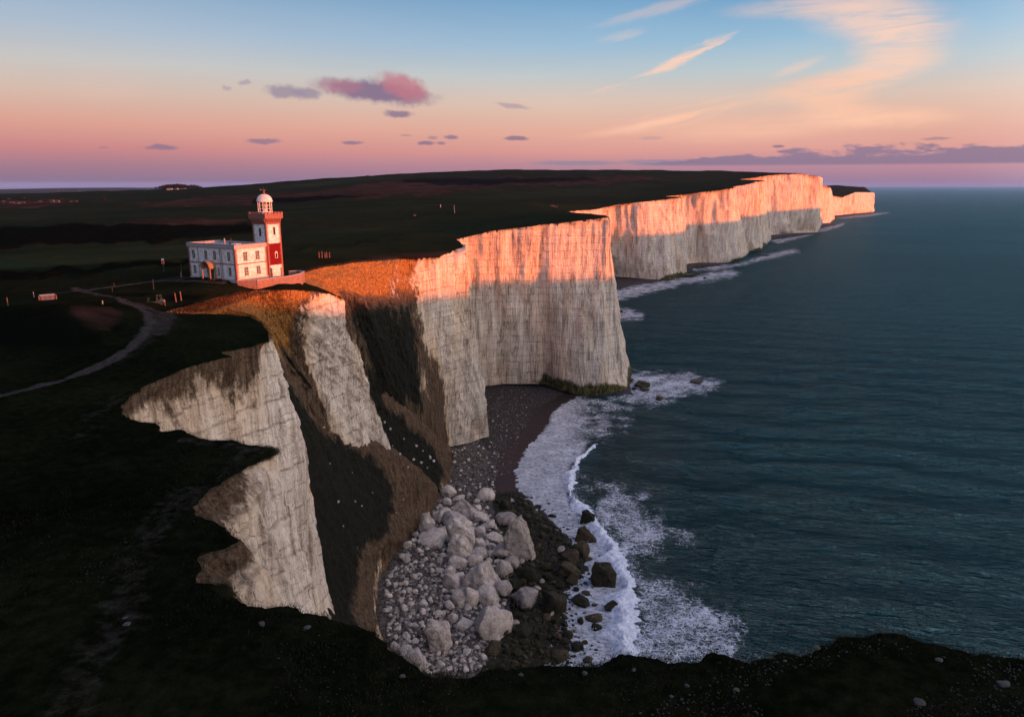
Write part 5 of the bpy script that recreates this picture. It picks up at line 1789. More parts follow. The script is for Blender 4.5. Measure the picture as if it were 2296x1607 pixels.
def mat_rock(name, weedy):
    m, t = new_mat(name)
    P = t.n('ShaderNodeNewGeometry').outputs['Position']
    N = t.n('ShaderNodeNewGeometry').outputs['Normal']
    g = t.noise(P, 2.6, 6, 0.75)
    b = t.noise(P, 0.7, 4, 0.6)
    oi = t.n('ShaderNodeObjectInfo').outputs['Random']
    s = t.m('ADD', t.m('MULTIPLY', g, 0.6), t.m('MULTIPLY', b, 0.4))
    chalk = t.ramp(s, [(0.34, (0.14, 0.12, 0.105, 1)), (0.43, (0.42, 0.38, 0.345, 1)), (0.58, (0.74, 0.69, 0.645, 1))])
    chalk = t.mix(1.0, chalk, t.ramp(oi, [(0.0, (0.72, 0.70, 0.72, 1)), (1.0, (1.05, 1.0, 0.97, 1))]), 'MULTIPLY')
    brown = t.ramp(s, [(0.36, (0.008, 0.006, 0.003, 1)), (0.5, (0.048, 0.036, 0.018, 1)), (0.66, (0.16, 0.12, 0.065, 1))])
    weed = t.ramp(g, [(0.4, (0.003, 0.0035, 0.0015, 1)), (0.65, (0.026, 0.026, 0.009, 1))])
    if weedy == 2:
        k = t.step(t.m('ADD', t.m('MULTIPLY', b, 0.9), t.m('MULTIPLY', oi, 0.5)), 0.55, 0.85)
        c = t.mix(k, brown, weed)
    elif weedy == 1:
        zz = t.n('ShaderNodeSeparateXYZ', {0: t.n('ShaderNodeTexCoord').outputs['Object']}).outputs[2]
        k = t.step(t.m('ADD', zz, t.m('MULTIPLY', t.m('SUBTRACT', b, 0.5), 1.6)), 0.35, -0.25)
        c = t.mix(k, t.mix(0.35, chalk, brown), weed)
    else:
        c = chalk
    h = t.m('ADD', t.m('MULTIPLY', g, 0.8), t.m('MULTIPLY', t.noise(P, 6, 4, .7), 0.3))
    finish(t, c, 0.92 if weedy < 2 else 0.6, t.bump(h, 1.0, 0.8), 0.2)
    return m


MRUB = simple_mat('shade_darkened_rubble', (0.27, 0.24, 0.225), (0.030, 0.026, 0.024), .9, .95, bump=.05)  # chalk tone lowered to paint in the shade between boulders
MR = [mat_rock('chalk_boulder', 0), mat_rock('part_weedy_boulder', 1), mat_rock('weedy_rock', 2)]
_rock_mesh = {}


def rock_mesh(kind, var, sub):
    key = (kind, var, sub)
    if key not in _rock_mesh:
        rs = random.Random(var * 13 + kind)
        V, F = rock_verts(100 * kind + var, sub, rs.uniform(.15, .9), (1, rs.uniform(.75, 1.1), rs.uniform(.65, .95)))
        me = bpy.data.meshes.new('boulder')
        me.from_pydata(V.tolist(), [], F.tolist())
        me.polygons.foreach_set('use_smooth', np.full(len(me.polygons), True))
        me.materials.append(MR[kind])
        _rock_mesh[key] = me
    return _rock_mesh[key]


def zb(px, py):
    z = 1.0
    for _ in range(6):
        p = Wz(px, py, z)
        zz, _s = hbeach(p[0:1], p[1:2])
        z = float(zz[0])
    return Wz(px, py, z)


placed = []
rr = random.Random(77)
BIG = [
    # zoom coords (x, y, w, h, kind, label)
    (1010, 1190, 250, 250, 0, 'largest rounded chalk boulder, near the bottom of the pale rockfall'),
    (935, 870, 270, 190, 0, 'broad wedge-shaped chalk boulder in the middle of the rockfall'),
    (790, 670, 180, 140, 0, 'blocky chalk boulder with a flat top above the wedge-shaped one'),
    (795, 560, 190, 190, 0, 'tall cracked chalk block in the upper heap of the rockfall'),
    (750, 470, 150, 110, 0, 'pale chalk boulder resting on the tall cracked block'),
    (565, 485, 110, 150, 0, 'upright egg-shaped chalk boulder at the left of the upper heap'),
    (670, 440, 130, 90, 0, 'grey angular chalk boulder right of the egg-shaped one'),
    (612, 600, 185, 90, 0, 'long flat pitted chalk boulder below the egg-shaped one'),
    (640, 1280, 175, 190, 0, 'square-sided chalk boulder at the lower left of the rockfall'),
    (740, 900, 115, 130, 0, 'oval chalk boulder left of the broad wedge'),
    (985, 1000, 150, 125, 0, 'chalk boulder leaning between the wedge and the largest round one'),
    (780, 1025, 105, 125, 0, 'ribbed upright chalk boulder below the oval one'),
    (865, 1010, 105, 150, 0, 'narrow leaning chalk boulder right of the ribbed one'),
    (780, 765, 150, 85, 0, 'low chalk boulder between the blocky one and the oval one'),
    (900, 750, 95, 90, 0, 'rounded chalk boulder above the tip of the wedge'),
    (552, 378, 105, 65, 0, 'flat chalk boulder at the foot of the brown slope'),
    (930, 450, 115, 75, 0, 'pale cube-like chalk boulder at the top right of the heap'),
    (1030, 590, 115, 95, 0, 'grey chalk boulder touching the tall pointed one'),
    (720, 1070, 85, 90, 0, 'small angular chalk boulder under the ribbed one'),
    (420, 640, 78, 76, 0, 'round chalk boulder at the left edge of the rockfall'),
    (410, 730, 84, 95, 0, 'two-lobed chalk boulder below the round one on the left edge'),
    (740, 1155, 84, 84, 0, 'dark grey rounded boulder left of the largest one'),
    (825, 1190, 125, 75, 0, 'pair of low boulders fused together beside the largest one'),
    (342, 1352, 70, 85, 0, 'pale boulder against the dark lip at the lower left'),
    (475, 1450, 180, 170, 0, 'pinkish chalk block half hidden by the dark foreground lip'),
    (975, 295, 110, 80, 0, 'pale and mossy boulder at the top of the weed bed'),
    (712, 278, 92, 90, 0, 'pointed chalk boulder at the top of the rockfall'),
    (935, 560, 84, 115, 0, 'upright grey boulder right of the cracked block'),
    (1000, 500, 95, 65, 0, 'low grey boulder behind the upright grey one'),
    (930, 705, 120, 75, 0, 'squat chalk boulder above the rounded one'),
    (810, 380, 170, 120, 0, 'large ridged chalk boulder near the top of the heap'),
    (635, 1120, 75, 62, 0, 'small pink-tinged boulder in the rubble left of centre'),
    (530, 1108, 66, 62, 0, 'small pink-tinged boulder further left in the rubble'),
    (842, 1390, 58, 62, 0, 'round chalk boulder alone on the rubble at the bottom'),
    (1195, 640, 215, 300, 0, 'tall pointed chalk boulder leaning at the edge of the weed bed'),
    (1105, 830, 115, 145, 1, 'half weedy egg-shaped boulder right of the wedge'),
    (1160, 775, 105, 95, 1, 'half weedy boulder behind the egg-shaped weedy one'),
    (1090, 695, 155, 95, 1, 'ribbed half weedy boulder below the tall pointed one'),
    (1105, 465, 140, 100, 1, 'part weedy boulder cluster above the tall pointed one'),
    (1250, 1015, 185, 165, 1, 'large half weedy boulder in the centre of the weed bed'),
    (1440, 1040, 165, 185, 2, 'large brown weed-draped boulder near the waterline'),
    (1800, 845, 175, 170, 2, 'big square brown rock standing against the breaking wave'),
    (1285, 860, 115, 112, 2, 'round dark weedy boulder in the upper weed bed'),
    (1680, 455, 112, 95, 2, 'black rock at the upper end of the breaking wave'),
    (1668, 570, 165, 105, 2, 'brown sloping rock just behind the black one'),
    (1650, 675, 95, 100, 2, 'stacked pair of dark rocks below the sloping one'),
    (1570, 735, 130, 110, 2, 'ridged brown rock left of the stacked pair'),
    (1850, 1082, 98, 100, 2, 'dark pointed rock at the edge of the surf'),
    (1640, 1035, 118, 80, 2, 'brown low rock lying in the foam'),
    (1615, 1360, 90, 62, 2, 'black oval rock in the foam near the bottom'),
    (1740, 1150, 110, 60, 2, 'black wedge rock left of the surf'),
    (1752, 1215, 78, 80, 2, 'dark rock just below the black wedge'),
    (1640, 1172, 70, 60, 2, 'small dark rock left of the black wedge'),
    (1497, 918, 80, 66, 2, 'brown oval rock at the edge of the foam'),
    (1410, 868, 76, 66, 2, 'olive rock at the right of the weed bed'),
    (1545, 830, 150, 95, 2, 'broad olive rock cluster above the foam'),
    (1585, 880, 95, 75, 2, 'brown rock at the right foot of the olive cluster'),
    (1475, 1282, 84, 66, 2, 'tan rock near the lower foam'),
    (1495, 1410, 105, 62, 2, 'brown flat rock near the bottom of the foam'),
    (1360, 1278, 80, 72, 2, 'tan rock in the lower weed bed'),
    (1230, 1255, 120, 78, 2, 'weedy rock right of the largest round boulder'),
    (1690, 1447, 78, 40, 2, 'dark flat rock close to the foreground lip'),
    (1675, 977, 74, 34, 2, 'small flat rock awash above the low brown one'),
    (1687, 737, 84, 38, 2, 'small flat rock awash behind the surf'),
    (1030, 1372, 125, 80, 2, 'grey weedy rock below the largest round boulder'),
    (1090, 965, 130, 120, 1, 'weedy shouldered boulder beside the leaning chalk one'),
    (1165, 930, 100, 80, 2, 'mossy rock above the large half weedy boulder'),
    (1400, 792, 90, 52, 2, 'grey flat rock in the upper weed bed'),
    (1446, 747, 74, 70, 2, 'tan rock at the right of the upper weed bed'),
    (1790, 720, 50, 30, 2, 'small rock under the curl of the surf'),
    (1290, 382, 72, 50, 2, 'mossy rock at the top edge of the foam'),
    (1345, 372, 56, 34, 2, 'small mossy rock standing in the upper foam'),
    (1440, 436, 56, 34, 2, 'small dark rock in the upper foam'),
    (1400, 1150, 70, 50, 2, 'small tan rock at the right edge of the lower weed bed'),
]


def place_rock(px, py, wpx, hpx, kind, label, group, own=False, sub=3, tilt=.3, name='boulder', cat='boulder', zfun=None):
    p = (zfun or zb)(px, py + hpx * .30)
    fwd = p[1] * CP + (HC - p[2]) * SP
    rx = wpx / 2 * fwd / FPX
    rz = hpx / 2 * fwd / FPX
    if own:
        V, F = rock_verts(int(px * 3 + py), 4, rr.uniform(.3, .9), (1, .95, 1))
        me = bpy.data.meshes.new('boulder')
        me.from_pydata(V.tolist(), [], F.tolist())
        me.polygons.foreach_set('use_smooth', np.full(len(me.polygons), True))
        me.materials.append(MR[kind])
    else:
        me = rock_mesh(kind, rr.randrange(9), sub)
    o = bpy.data.objects.new(name, me)
    COL.objects.link(o)
    ks = 1.25 if own else 1.12
    o.scale = (rx * ks, rx * ks * .95, rz * ks * 1.05)
    o.location = (p[0], p[1] + rx * .15, p[2] + rz * .55)
    o.rotation_euler = (rr.uniform(-tilt, tilt) * .5, rr.uniform(-tilt, tilt) * .5, rr.uniform(0, 6.28) if not own else rr.uniform(-.4, .4))
    tag(o, label, cat, group)
    placed.append((px, py, max(wpx, hpx) / 2))
    return o


for (x, y, w, h, k, l) in BIG:
    if l.startswith(('tall pointed', 'broad wedge', 'blocky chalk', 'square-sided', 'big square brown', 'tall cracked', 'upright egg', 'large ridged', 'black rock at the upper', 'brown sloping')):
        continue
    place_rock(777.3 + .32 * x, 1016.4 + .32 * y, w * .32, h * .32, k, l, None, own=w > 85, sub=4, tilt=.25)


def hull_boulder(px, py, w, h, pts, kind, label, dep=.8):
    """px,py: foot centre; pts: (x -.5...5, height 0..1, depth -.5...5)"""
    p = zb(px, py)
    k = (p[1] * CP + 97 * SP) / FPX
    bm = bmesh.new()
    for (x, z, y) in pts:
        bm.verts.new((x * w * k, y * w * dep * k, z * h * k * 1.12 - .3))
    bmesh.ops.convex_hull(bm, input=list(bm.verts))
    bmesh.ops.delete(bm, geom=[v for v in bm.verts if not v.link_faces], context='VERTS')
    bmesh.ops.triangulate(bm, faces=bm.faces[:])
    for _ in range(4):
        bmesh.ops.subdivide_edges(bm, edges=bm.edges[:], cuts=1, use_grid_fill=True)
    for _ in range(2):
        bmesh.ops.smooth_vert(bm, verts=bm.verts[:], factor=.5, use_axis_x=True, use_axis_y=True, use_axis_z=True)
    me = bpy.data.meshes.new('boulder')
    bm.to_mesh(me)
    bm.free()
    V = np.array([v.co[:] for v in me.vertices])
    d = w * k * (.035 * fbm(V[:, 0] / 1.2, V[:, 1] / 1.2, V[:, 2] / 1.2, 4, int(px)) + .03 * fbm(V[:, 0] / 3, V[:, 1] / 3, V[:, 2] / 3, 2, int(py)))
    nr = np.array([v.normal[:] for v in me.vertices])
    me.vertices.foreach_set('co', (V + nr * d[:, None]).ravel())
    me.materials.append(MR[kind])
    me.polygons.foreach_set('use_smooth', np.full(len(me.polygons), True))
    o = bpy.data.objects.new('boulder', me)
    COL.objects.link(o)
    o.location = (p[0], p[1], p[2])
    tag(o, label, 'boulder')
    placed.append((px, py - h * .45, max(w, h) * .42))
    return o


HULLS = {
    'tall pointed': (1165, 1252, 72, 98, [(-.48, .0, -.2), (.4, .0, -.25), (.55, 0, .2), (-.4, 0, .4), (-.5, .5, -.1), (-.16, .92, -.1), (.05, 1.0, .05), (.2, .85, .1), (-.35, .6, .3), (.34, .3, -.2)], 1),
    'broad wedge': (1077, 1326, 92, 72, [(-.5, 0, -.1), (.2, 0, -.42), (.5, .12, -.1), (.42, 0, .4), (-.4, 0, .4), (-.46, .42, 0), (.0, .86, -.1), (.18, 1.0, .1), (.5, .45, .05), (-.3, .55, .3)], 0),
    'blocky chalk': (1029, 1251, 60, 52, [(-.5, .1, -.1), (.0, 0, -.4), (.5, .1, -.1), (.4, 0, .4), (-.4, 0, .4), (-.4, .7, -.1), (.1, .9, -.25), (.25, 1.0, .1), (.5, .5, .1), (-.2, 1.0, .3)], 0),
    'square-sided': (984, 1453, 58, 66, [(-.3, 0, -.3), (.35, 0, -.35), (.5, 0, .2), (-.4, 0, .4), (-.5, .7, -.25), (-.35, 1.0, .1), (.4, .95, .1), (.5, .6, -.2), (.0, .8, -.4)], 0),
    'big square brown': (1352, 1312, 58, 54, [(-.4, 0, -.3), (.45, 0, -.3), (.5, 0, .3), (-.45, 0, .35), (-.5, .65, -.1), (-.35, 1.0, .1), (.3, .95, .15), (.5, .6, -.1), (.1, .7, -.4)], 2),
    'tall cracked': (1034, 1224, 62, 62, [(-.4, 0, -.3), (.45, 0, -.3), (.5, 0, .3), (-.45, 0, .35), (-.5, .75, -.2), (-.3, 1.0, .1), (.4, .9, .15), (.5, .5, -.25), (0, .85, -.38)], 0),
    'upright egg': (958, 1196, 37, 50, [(-.35, 0, -.2), (.4, 0, -.2), (.4, 0, .3), (-.4, 0, .3), (-.5, .4, -.1), (-.3, .95, 0), (.15, 1.0, .1), (.5, .55, 0), (.0, .6, -.4)], 0),
    'large ridged': (1040, 1160, 62, 44, [(-.5, 0, -.2), (.45, 0, -.3), (.5, 0, .3), (-.45, 0, .3), (-.4, .5, -.1), (-.1, 1.0, .1), (.15, .8, -.1), (.5, .4, 0)], 0),
    'black rock at the upper': (1317, 1176, 36, 34, [(-.5, 0, -.2), (.45, 0, -.3), (.5, 0, .3), (-.45, 0, .3), (-.35, .95, 0), (-.05, 1.0, .2), (.45, .7, .1), (.2, .75, -.3)], 2),
    'brown sloping': (1312, 1213, 52, 34, [(-.5, 0, -.2), (.5, 0, -.3), (.5, 0, .3), (-.45, 0, .3), (-.3, .9, 0), (-.05, 1.0, .2), (.4, .35, .1)], 2),
}


def hull_boulders():
    for (x, y, w, h, k, l) in BIG:
        for key, a in HULLS.items():
            if l.startswith(key):
                hull_boulder(a[0], a[1], a[2], a[3], a[4], a[5], l)


hull_boulders()

CH_POLY = [(985, 1112), (1080, 1108), (1110, 1170), (1150, 1240), (1135, 1330), (1120, 1440), (1075, 1500), (960, 1510), (870, 1430), (862, 1300), (925, 1205)]
WE_POLY = [(1100, 1110), (1160, 1105), (1230, 1165), (1300, 1230), (1310, 1290), (1265, 1330), (1270, 1400), (1290, 1480), (1120, 1500), (1130, 1440), (1150, 1330), (1165, 1250), (1120, 1180)]


def scatter(poly, n, sizes, kind, label, group, tries=6000, seed=1, gap=.8, cat='boulder', name='boulder', sizefun=None):
    rs = random.Random(seed)
    xs = [q[0] for q in poly]
    ys = [q[1] for q in poly]
    c = 0
    for _ in range(tries):
        if c >= n:
            break
        x, y = rs.uniform(min(xs), max(xs)), rs.uniform(min(ys), max(ys))
        if not inside(np.array([x]), np.array([y]), poly)[0]:
            continue
        r = rs.uniform(*sizes) ** 1.0 * (1 - .45 * (c / n))
        if sizefun:
            r *= sizefun(x, y)
        if any((x - a) ** 2 + ((y - b) * 1.1) ** 2 < (gap * (r + q)) ** 2 for a, b, q in placed):
            continue
        place_rock(x, y, 2 * r * rs.uniform(.9, 1.25), 2 * r * rs.uniform(.75, 1.05), 1 if (kind == 2 and r > 6 and rs.random() < .10) else kind, label, group, sub=3, tilt=.9, name=name, cat=cat)
        c += 1


szf = lambda x, y: 1.25 if (x > 1000 and y < 1400) else 0.85
scatter(CH_POLY, 215, (5, 14), 0, 'one of the many middle-sized pale chalk boulders heaped in the rockfall', 'middle-sized chalk boulders of the rockfall', seed=3, gap=.72, sizefun=szf)
scatter(WE_POLY, 110, (6, 14), 2, 'one of the many dark weed-covered rocks between rockfall and foam', 'dark weedy rocks of the foreshore', seed=4, gap=.75, cat='rock', name='rock')
scatter([(1130, 1110), (1200, 1150), (1280, 1215), (1330, 1290), (1345, 1400), (1340, 1485), (1230, 1490), (1240, 1330), (1290, 1280)], 55, (3, 8), 2,
        'one of the small dark rocks awash in the foam', 'small dark rocks awash in the foam', seed=5, gap=1.0, cat='rock', name='rock')
scatter([(1170, 1085), (1260, 1120), (1300, 1160), (1330, 1200), (1290, 1230), (1210, 1150)], 26, (1.8, 4), 2,
        'one of the small dark rocks awash in the foam', 'small dark rocks awash in the foam', seed=6, gap=1.2, cat='rock', name='rock')
scatter([(1000, 1010), (1060, 990), (1110, 1010), (1110, 1090), (985, 1105), (1010, 1060)], 44, (2.2, 6.5), 0, 'one of the pale fallen blocks at the foot of the middle cliff', 'pale blocks at the foot of the middle cliff', seed=8, gap=1.0)
scatter([(1090, 900), (1180, 890), (1190, 960), (1150, 1060), (1100, 1090)], 16, (1.5, 3), 0, 'one of the scattered white stones on the dark shingle', 'white stones on the dark shingle', seed=9, gap=2.0, cat='stone', name='stone')

# fallen chalk lying on the two grassy slopes
def on_slope(px, py):
    a, fy, fz = ray(px, py)
    best = None
    for b in SLOPES:
        hit = b.ray_cast(Vector((0, 0, HC)), Vector((float(a), float(fy), float(fz))).normalized())
        if hit[0] is not None and (best is None or hit[3] < best[1]):
            best = (np.array(hit[0]), hit[3])
    return best[0] if best else None


for (x, y, d) in [(875, 963, 7), (862, 948, 6), (926, 1032, 9), (944, 1039, 8), (964, 1027, 10), (971, 1036, 9), (933, 1001, 8), (897, 1019, 6), (905, 985, 5), (948, 1012, 5), (958, 1050, 7), (915, 1048, 5), (880, 1000, 4),
                  (724, 930, 8), (726, 959, 5), (757, 1127, 9), (796, 1125, 6), (811, 1135, 5), (740, 1040, 4), (770, 1180, 4), (835, 1105, 4), (790, 1060, 4), (888, 1150, 4), (905, 1120, 4)]:
    hp = on_slope(x, y)
    if hp is None or any(abs(x - q[0]) + abs(y - q[1]) < 6 for q in placed):
        continue
    place_rock(x, y, d, d * .85, 0, 'one of the chalk blocks lodged on the dark grassy slopes', 'chalk blocks lodged on the gully slopes', sub=3, tilt=.6, zfun=lambda a, b, hp=hp: hp)

# rocks standing in the sea
for (x, y, w, h, l) in [(1441, 861, 40, 20, 'largest dark rock in the foam off the great headland'), (1447, 873, 24, 9, 'flat rock in front of the largest one off the headland'), (1479, 892, 26, 12, 'rounded black rock nearer the camera off the headland'),
                        (1562, 855, 34, 9, 'long low rock at the seaward end of the foam patch'), (1421, 870, 14, 8, 'small rock close to the headland foot'), (1413, 852, 16, 8, 'small dark rock touching the headland corner'),
                        (1391, 698, 12, 6, 'tiny dark rock in the cove behind the headland'), (1545, 617, 30, 10, 'weedy ledge at the tip of the second headland'), (1560, 612, 16, 6, 'outer ledge beyond the second headland'),
                        (1712, 572, 24, 6, 'low ledge at the foot of the third headland'), (1580, 623, 10, 4, 'tiny rock off the second headland'), (1740, 560, 12, 4, 'tiny rock off the third headland')]:
    place_rock(x, y, w, h, 2, l, None, sub=3, tilt=.2, cat='rock', name='rock', zfun=lambda a, b: Wz(a, b, 0.0))


def merged_rocks(pts, mat, name, label, cat, seed):
    """pts: (x, y, z, r) world; one low-poly stuff mesh"""
    bases = [rock_verts(500 + k, 1, .7, (1, .9, .75)) for k in range(5)]
    rs = np.random.RandomState(seed)
    Vs, Fs, n = [], [], 0
    for (x, y, z, r) in pts:
        V, F = bases[rs.randint(5)]
        a = rs.uniform(0, 6.28)
        c, s = math.cos(a), math.sin(a)
        R = np.array([[c, -s, 0], [s, c, 0], [0, 0, 1]])
        Vs.append((V * (r * rs.uniform(.8, 1.2, 3))) @ R.T + [x, y, z])
        Fs.append(F + n)
        n += len(V)
    o = make_mesh(name, np.vstack(Vs), np.vstack(Fs), mat)
    tag(o, label, cat, None, 'stuff')


def px_pts(poly, n, r0, r1, seed, zf, power=2.0):
    rs = np.random.RandomState(seed)
    xs, ys = [q[0] for q in poly], [q[1] for q in poly]
    X = rs.uniform(min(xs), max(xs), n * 4)
    Y = rs.uniform(min(ys), max(ys), n * 4)
    ok = inside(X, Y, poly)
    X, Y = X[ok][:n], Y[ok][:n]
    out = []
    z = np.full(len(X), 1.0)
    for _ in range(6):
        a, fy, fz = ray(X, Y)
        t = (z - HC) / fz
        z = zf(a * t, fy * t)
    a, fy, fz = ray(X, Y)
    t = (z - HC) / fz
    R = r0 + (r1 - r0) * rs.rand(len(X)) ** power
    for i in range(len(X)):
        out.append((a[i] * t[i], fy[i] * t[i], z[i] + R[i] * .3, R[i]))
    return out


hb = lambda x, y: hbeach(x, y)[0]
merged_rocks(px_pts(CH_POLY, 5200, .18, .95, 1, hb, 2.2) + px_pts([(985, 1010), (1080, 985), (1120, 1020), (1110, 1110), (980, 1115)], 1500, .12, .6, 2, hb, 2.5) + px_pts([(850, 1400), (1000, 1440), (1120, 1440), (1100, 1520), (940, 1530)], 1800, .1, .4, 12, hb, 2), MRUB,
             'rubble', 'small chalk rubble darkened with painted shade, filling the gaps of the rockfall', 'rubble', 1)
merged_rocks(px_pts(WE_POLY, 4200, .2, .8, 3, hb, 2) + px_pts([(1110, 1110), (1300, 1200), (1330, 1300), (1310, 1490), (1230, 1490)], 500, .15, .55, 4, hb, 2), MR[2],
             'foreshore_rubble', 'dark weedy cobbles covering the foreshore', 'cobbles', 2)
merged_rocks(px_pts([(1085, 880), (1200, 870), (1180, 960), (1140, 1060), (1095, 1100), (1100, 980)], 500, .07, .28, 5, hb, 2.5), MR[0], 'pebbles', 'pale pebbles sprinkled over the dark shingle', 'pebbles', 3)


# ---------------------------------------------------------------- surf
def mat_surf():
    m, t = new_mat('white_surf')
    P = t.n('ShaderNodeNewGeometry').outputs['Position']
    n = t.noise(P, 1.4, 6, 0.75)
    c = t.ramp(n, [(0.35, (0.40, 0.47, 0.60, 1)), (0.5, (0.72, 0.78, 0.92, 1)), (0.65, (0.88, 0.92, 0.98, 1))])
    finish(t, c, 0.8, t.bump(n, 1.0, 0.8), 0.2)
    return m


def build_surf():
    w = np.array([Wz(p[0], p[1], 0)[:2] for p in WAVE])
    seg = np.linalg.norm(np.diff(w, axis=0), axis=1)
    S = np.insert(np.cumsum(seg), 0, 0)
    s = np.arange(0, S[-1], .22)
    X = np.interp(s, S, w[:, 0])
    Y = np.interp(s, S, w[:, 1])
    k = np.ones(41) / 41
    X = np.convolve(np.pad(X, 20, mode='edge'), k, 'valid')
    Y = np.convolve(np.pad(Y, 20, mode='edge'), k, 'valid')
    tx, ty = np.gradient(X), np.gradient(Y)
    L = np.hypot(tx, ty)
    nx, ny = -ty / L, tx / L
    nx, ny = np.where(nx < 0, -nx, nx), np.where(nx < 0, -ny, ny)
    width = np.interp(s, [0, 25, 60, S[-1] * .6, S[-1]], [.6, 1.5, 2.3, 3.1, 3.7]) * (1 + .55 * fbm(s / 5, s * 0, 0, 4, 4))
    height = np.interp(s, [0, 20, 60, S[-1]], [.3, .7, 1.2, 1.6])
    u = np.linspace(-1.5, 1.5, 34)
    U, SS = np.meshgrid(u, s, indexing='ij')
    wob = 1.0 * fbm(s / 5, s * 0, 3, 4, 8)
    PX = X[None] + nx[None] * (U * width[None] + wob[None])
    PY = Y[None] + ny[None] * (U * width[None] + wob[None])
    prof = np.exp(-(U * 1.15) ** 2) * (1 + .35 * np.tanh(-U * 2))
    Z = height[None] * (prof - .33) * 1.3 + (.30 + .5 * prof) * (.38 * fbm(PX / .9, PY / .9, 0, 4, 3, .6) + .35 * fbm(PX / 2.6, PY / 2.6, 0, 3, 6))
    Z = np.where(np.abs(U) > 1.4, -1.0, Z)
    o = make_mesh('surf', np.stack([PX, PY, Z], -1).reshape(-1, 3), grid_faces(*PX.shape), mat_surf())
    tag(o, 'long white breaking wave curling along the foreshore', 'surf', None, 'stuff')
    # spray and froth clots thrown ahead of the crest
    rs = np.random.RandomState(3)
    pts = []
    for _ in range(2600):
        i = rs.randint(120, len(s))
        off = rs.normal() * width[i] * .8
        zz = abs(rs.normal()) * .35 * height[i]
        pts.append((X[i] + nx[i] * off + rs.normal() * .4, Y[i] + ny[i] * off + rs.normal() * .4, zz + .1, rs.uniform(.04, .16)))
    merged_rocks(pts, bpy.data.materials['white_surf'], 'spray', 'white clots of spray thrown up along the breaking wave', 'spray', 4)


build_surf()

# ---------------------------------------------------------------- foreground stones and grass
def zland(x, y):
    return hland(x, y)


FG = [(560, 1375), (700, 1380), (850, 1455), (960, 1520), (1340, 1500), (1400, 1475), (1560, 1485), (1800, 1480), (1960, 1432), (2100, 1462), (2300, 1490), (2300, 1640), (900, 1640), (500, 1640)]
merged_rocks(px_pts(FG, 3000, .010, .06, 31, zland, 5) + px_pts([(1700, 1478), (1830, 1455), (1960, 1430), (2300, 1490), (2300, 1640), (1320, 1640)], 3000, .012, .085, 37, zland, 3.5) + px_pts([(150, 1300), (420, 1100), (480, 1120), (330, 1350), (250, 1620), (120, 1620)], 1500, .012, .06, 32, zland, 3)
             + px_pts([(380, 985), (560, 1000), (600, 1020), (450, 1110), (420, 1060)], 500, .012, .05, 33, zland, 3),
             simple_mat('flint_gravel', (0.028, 0.025, 0.024), (0.008, 0.007, 0.007), 9, .8), 'gravel', 'flint and chalk gravel strewn over the dark foreground lip', 'gravel', 6)
STN = [(587, 1397, 14, 18, 'elongated pale stone on the near turf below the white cliff', .0), (603, 1489, 9, 8, 'small pale stone below the elongated one', 0), (625, 1475, 6, 6, 'tiny stone right of the small pale one', 0),
       (286, 1399, 26, 12, 'flat grey stone on the worn track at the lower left', 0), (280, 1385, 18, 7, 'flat darker stone just behind the grey one', 0), (903, 1514, 16, 13, 'rounded stone near the lip above the rubble', 0),
       (690, 1405, 18, 10, 'pale flat stone left of the chalk crumbs on the lip', 0), (1310, 1508, 16, 12, 'larger whitish stone in the middle of the dark lip', 0), (1168, 1510, 14, 10, 'whitish stone left of the middle of the dark lip', 0),
       (1830, 1450, 20, 12, 'brownish stone on the crest of the right-hand mound', 0), (1970, 1565, 30, 18, 'biggest stone on the right side of the foreground', 0), (2060, 1570, 32, 16, 'long stone right of the biggest foreground one', 0),
       (2250, 1530, 34, 12, 'long flat stone close to the right edge', 0), (2105, 1478, 20, 12, 'stone on the slope right of the mound', 0), (1650, 1545, 18, 10, 'stone left of the mound foot', 0), (1760, 1480, 14, 9, 'stone just left of the mound crest', 0),
       (1540, 1535, 14, 10, 'pale stone in the gravel centre', 0), (1420, 1500, 14, 10, 'pale stone behind the gravel centre', 0), (1505, 1560, 12, 9, 'lowest pale stone of the gravel centre', 0)]
MSTN = simple_mat('pale_flint', (0.06, 0.054, 0.052), (0.025, 0.022, 0.022), 12, .8, bump=.02)
for (x, y, w, h, l, _) in STN:
    p = on_ground(x, y + h * .3, 78)
    k = (p[1] * CP + (HC - p[2]) * SP) / FPX
    V, F = rock_verts(int(x + y), 3, .6, (1, .8, .7))
    o = make_mesh('stone', V, F, MSTN)
    o.scale = (w * .5 * k, w * .5 * k, h * .6 * k)
    o.location = (p[0], p[1], p[2] + h * .2 * k)
    o.rotation_euler = (0, 0, rr.uniform(-.6, .6))
    tag(o, l, 'stone')


def blades(pts, h0, h1, w, seed, name, mat, label, cat):
    rs = np.random.RandomState(seed)
    P = np.array(pts)
    n = len(P)
    h = rs.uniform(h0, h1, n)
    a = rs.uniform(0, 6.28, n)
    lean = rs.normal(size=(n, 2)) * h[:, None] * .45
    d = np.stack([np.cos(a), np.sin(a)], -1) * w * h[:, None]
    A = P.copy()
    A[:, :2] -= d
    B = P.copy()
    B[:, :2] += d
    Cc = P.copy()
    Cc[:, :2] += lean
    Cc[:, 2] += h
    A[:, 2] -= .05
    B[:, 2] -= .05
    o = tri_obj(name, np.stack([A, B, Cc], 1).reshape(-1, 3), mat)
    tag(o, label, cat, None, 'stuff')


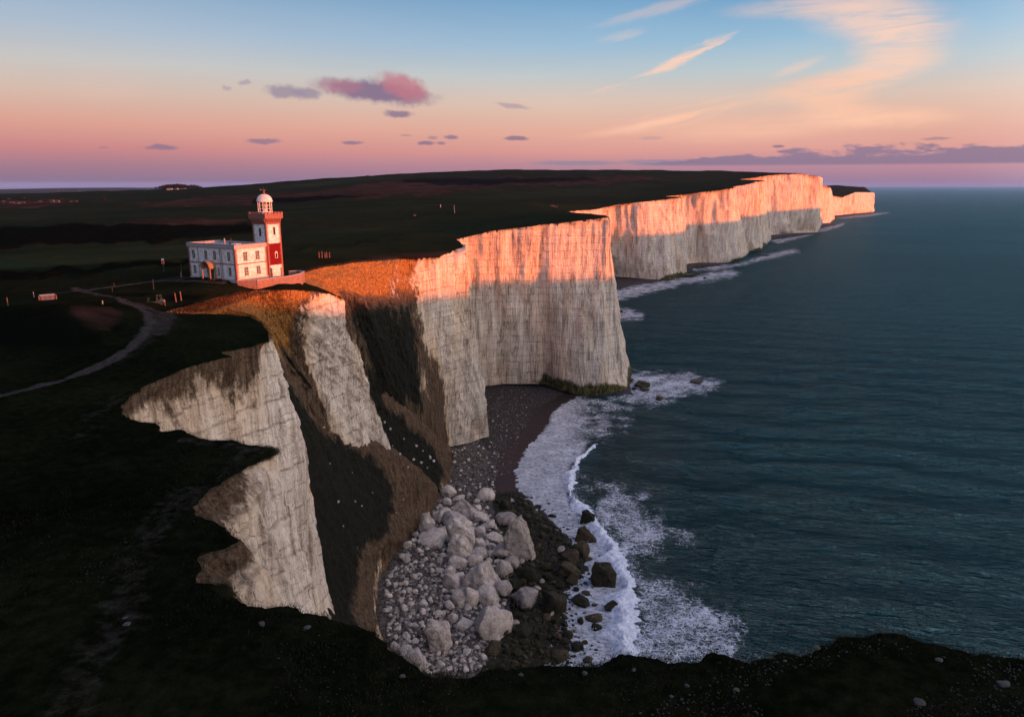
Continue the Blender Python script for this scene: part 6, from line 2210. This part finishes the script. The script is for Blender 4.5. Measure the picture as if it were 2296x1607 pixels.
def build_grass():
    rs = np.random.RandomState(8)
    near = EDGE[(EDGE[:, 1] < 132)]
    idx = rs.randint(0, len(near) - 1, 26000)
    f = rs.rand(26000, 1)
    P = near[idx] * (1 - f) + near[np.minimum(idx + 1, len(near) - 1)] * f
    bad = np.linalg.norm(near[idx] - near[np.minimum(idx + 1, len(near) - 1)], axis=1) > 3
    P = P[~bad]
    P[:, :2] += rs.normal(size=(len(P), 2)) * .22
    P[:, 2] += -.03
    blades(P, .04, .15, .12, 1, 'grass', mat_leaf('lip_grass', (0.012, 0.013, 0.006), (0.035, 0.032, 0.014)), 'rough dark grass fringing the near cliff edge', 'grass')
    TF = [(0, 900), (200, 860), (280, 940), (420, 985), (600, 1010), (430, 1130), (510, 1220), (430, 1310), (560, 1365), (730, 1380), (960, 1515), (1400, 1475), (1960, 1432), (2300, 1490), (2300, 1640), (0, 1640)]
    tp = np.array([(a, b, c) for a, b, c, r in px_pts(TF, 42000, .1, .1, 71, zland)])
    clump = fbm(tp[:, 0] / 1.4, tp[:, 1] / 1.4, 0, 3, 12) + .3 * rs.normal(size=len(tp))
    tp = tp[clump > -.05]
    blades(tp, .04, .17, .16, 5, 'turf_tufts', mat_leaf('turf_blades', (0.004, 0.005, 0.0025), (0.017, 0.018, 0.008)), 'short dark tufts scattered over the near turf', 'grass')
    Q = []
    for poly, n in [([(150, 702), (200, 700), (250, 712), (266, 735), (200, 742), (160, 726)], 3000), ([(0, 690), (110, 688), (190, 696), (150, 712), (0, 712)], 2600), ([(380, 703), (450, 680), (540, 656), (640, 651), (560, 668), (470, 700)], 2500)]:
        Q += [(a, b, c) for a, b, c, r in px_pts(poly, n, .1, .1, n, zland)]
    Q = np.array(Q)
    blades(Q, .25, .75, .07, 2, 'tussock_grass', mat_leaf('dry_tussock', (0.025, 0.013, 0.007), (0.085, 0.035, 0.015)), 'reddish dry tussocks on the mounds and round the gully head', 'grass')


build_grass()



# ---------------------------------------------------------------- evening air
def build_haze():
    m, t = new_mat('evening_air')
    v = t.n('ShaderNodeVolumePrincipled', {'Color': (0.30, 0.55, 1.0, 1), 'Density': 1.6e-5, 'Anisotropy': 0.0})
    t.n('ShaderNodeOutputMaterial', {'Volume': v.outputs[0]})
    mb = MB().box(-43000, 43000, -200, 42000, -40, 175)
    o = mb.build('haze', m)
    tag(o, 'thin pale evening haze over the sea and downs', 'haze', None, 'stuff')


build_haze()
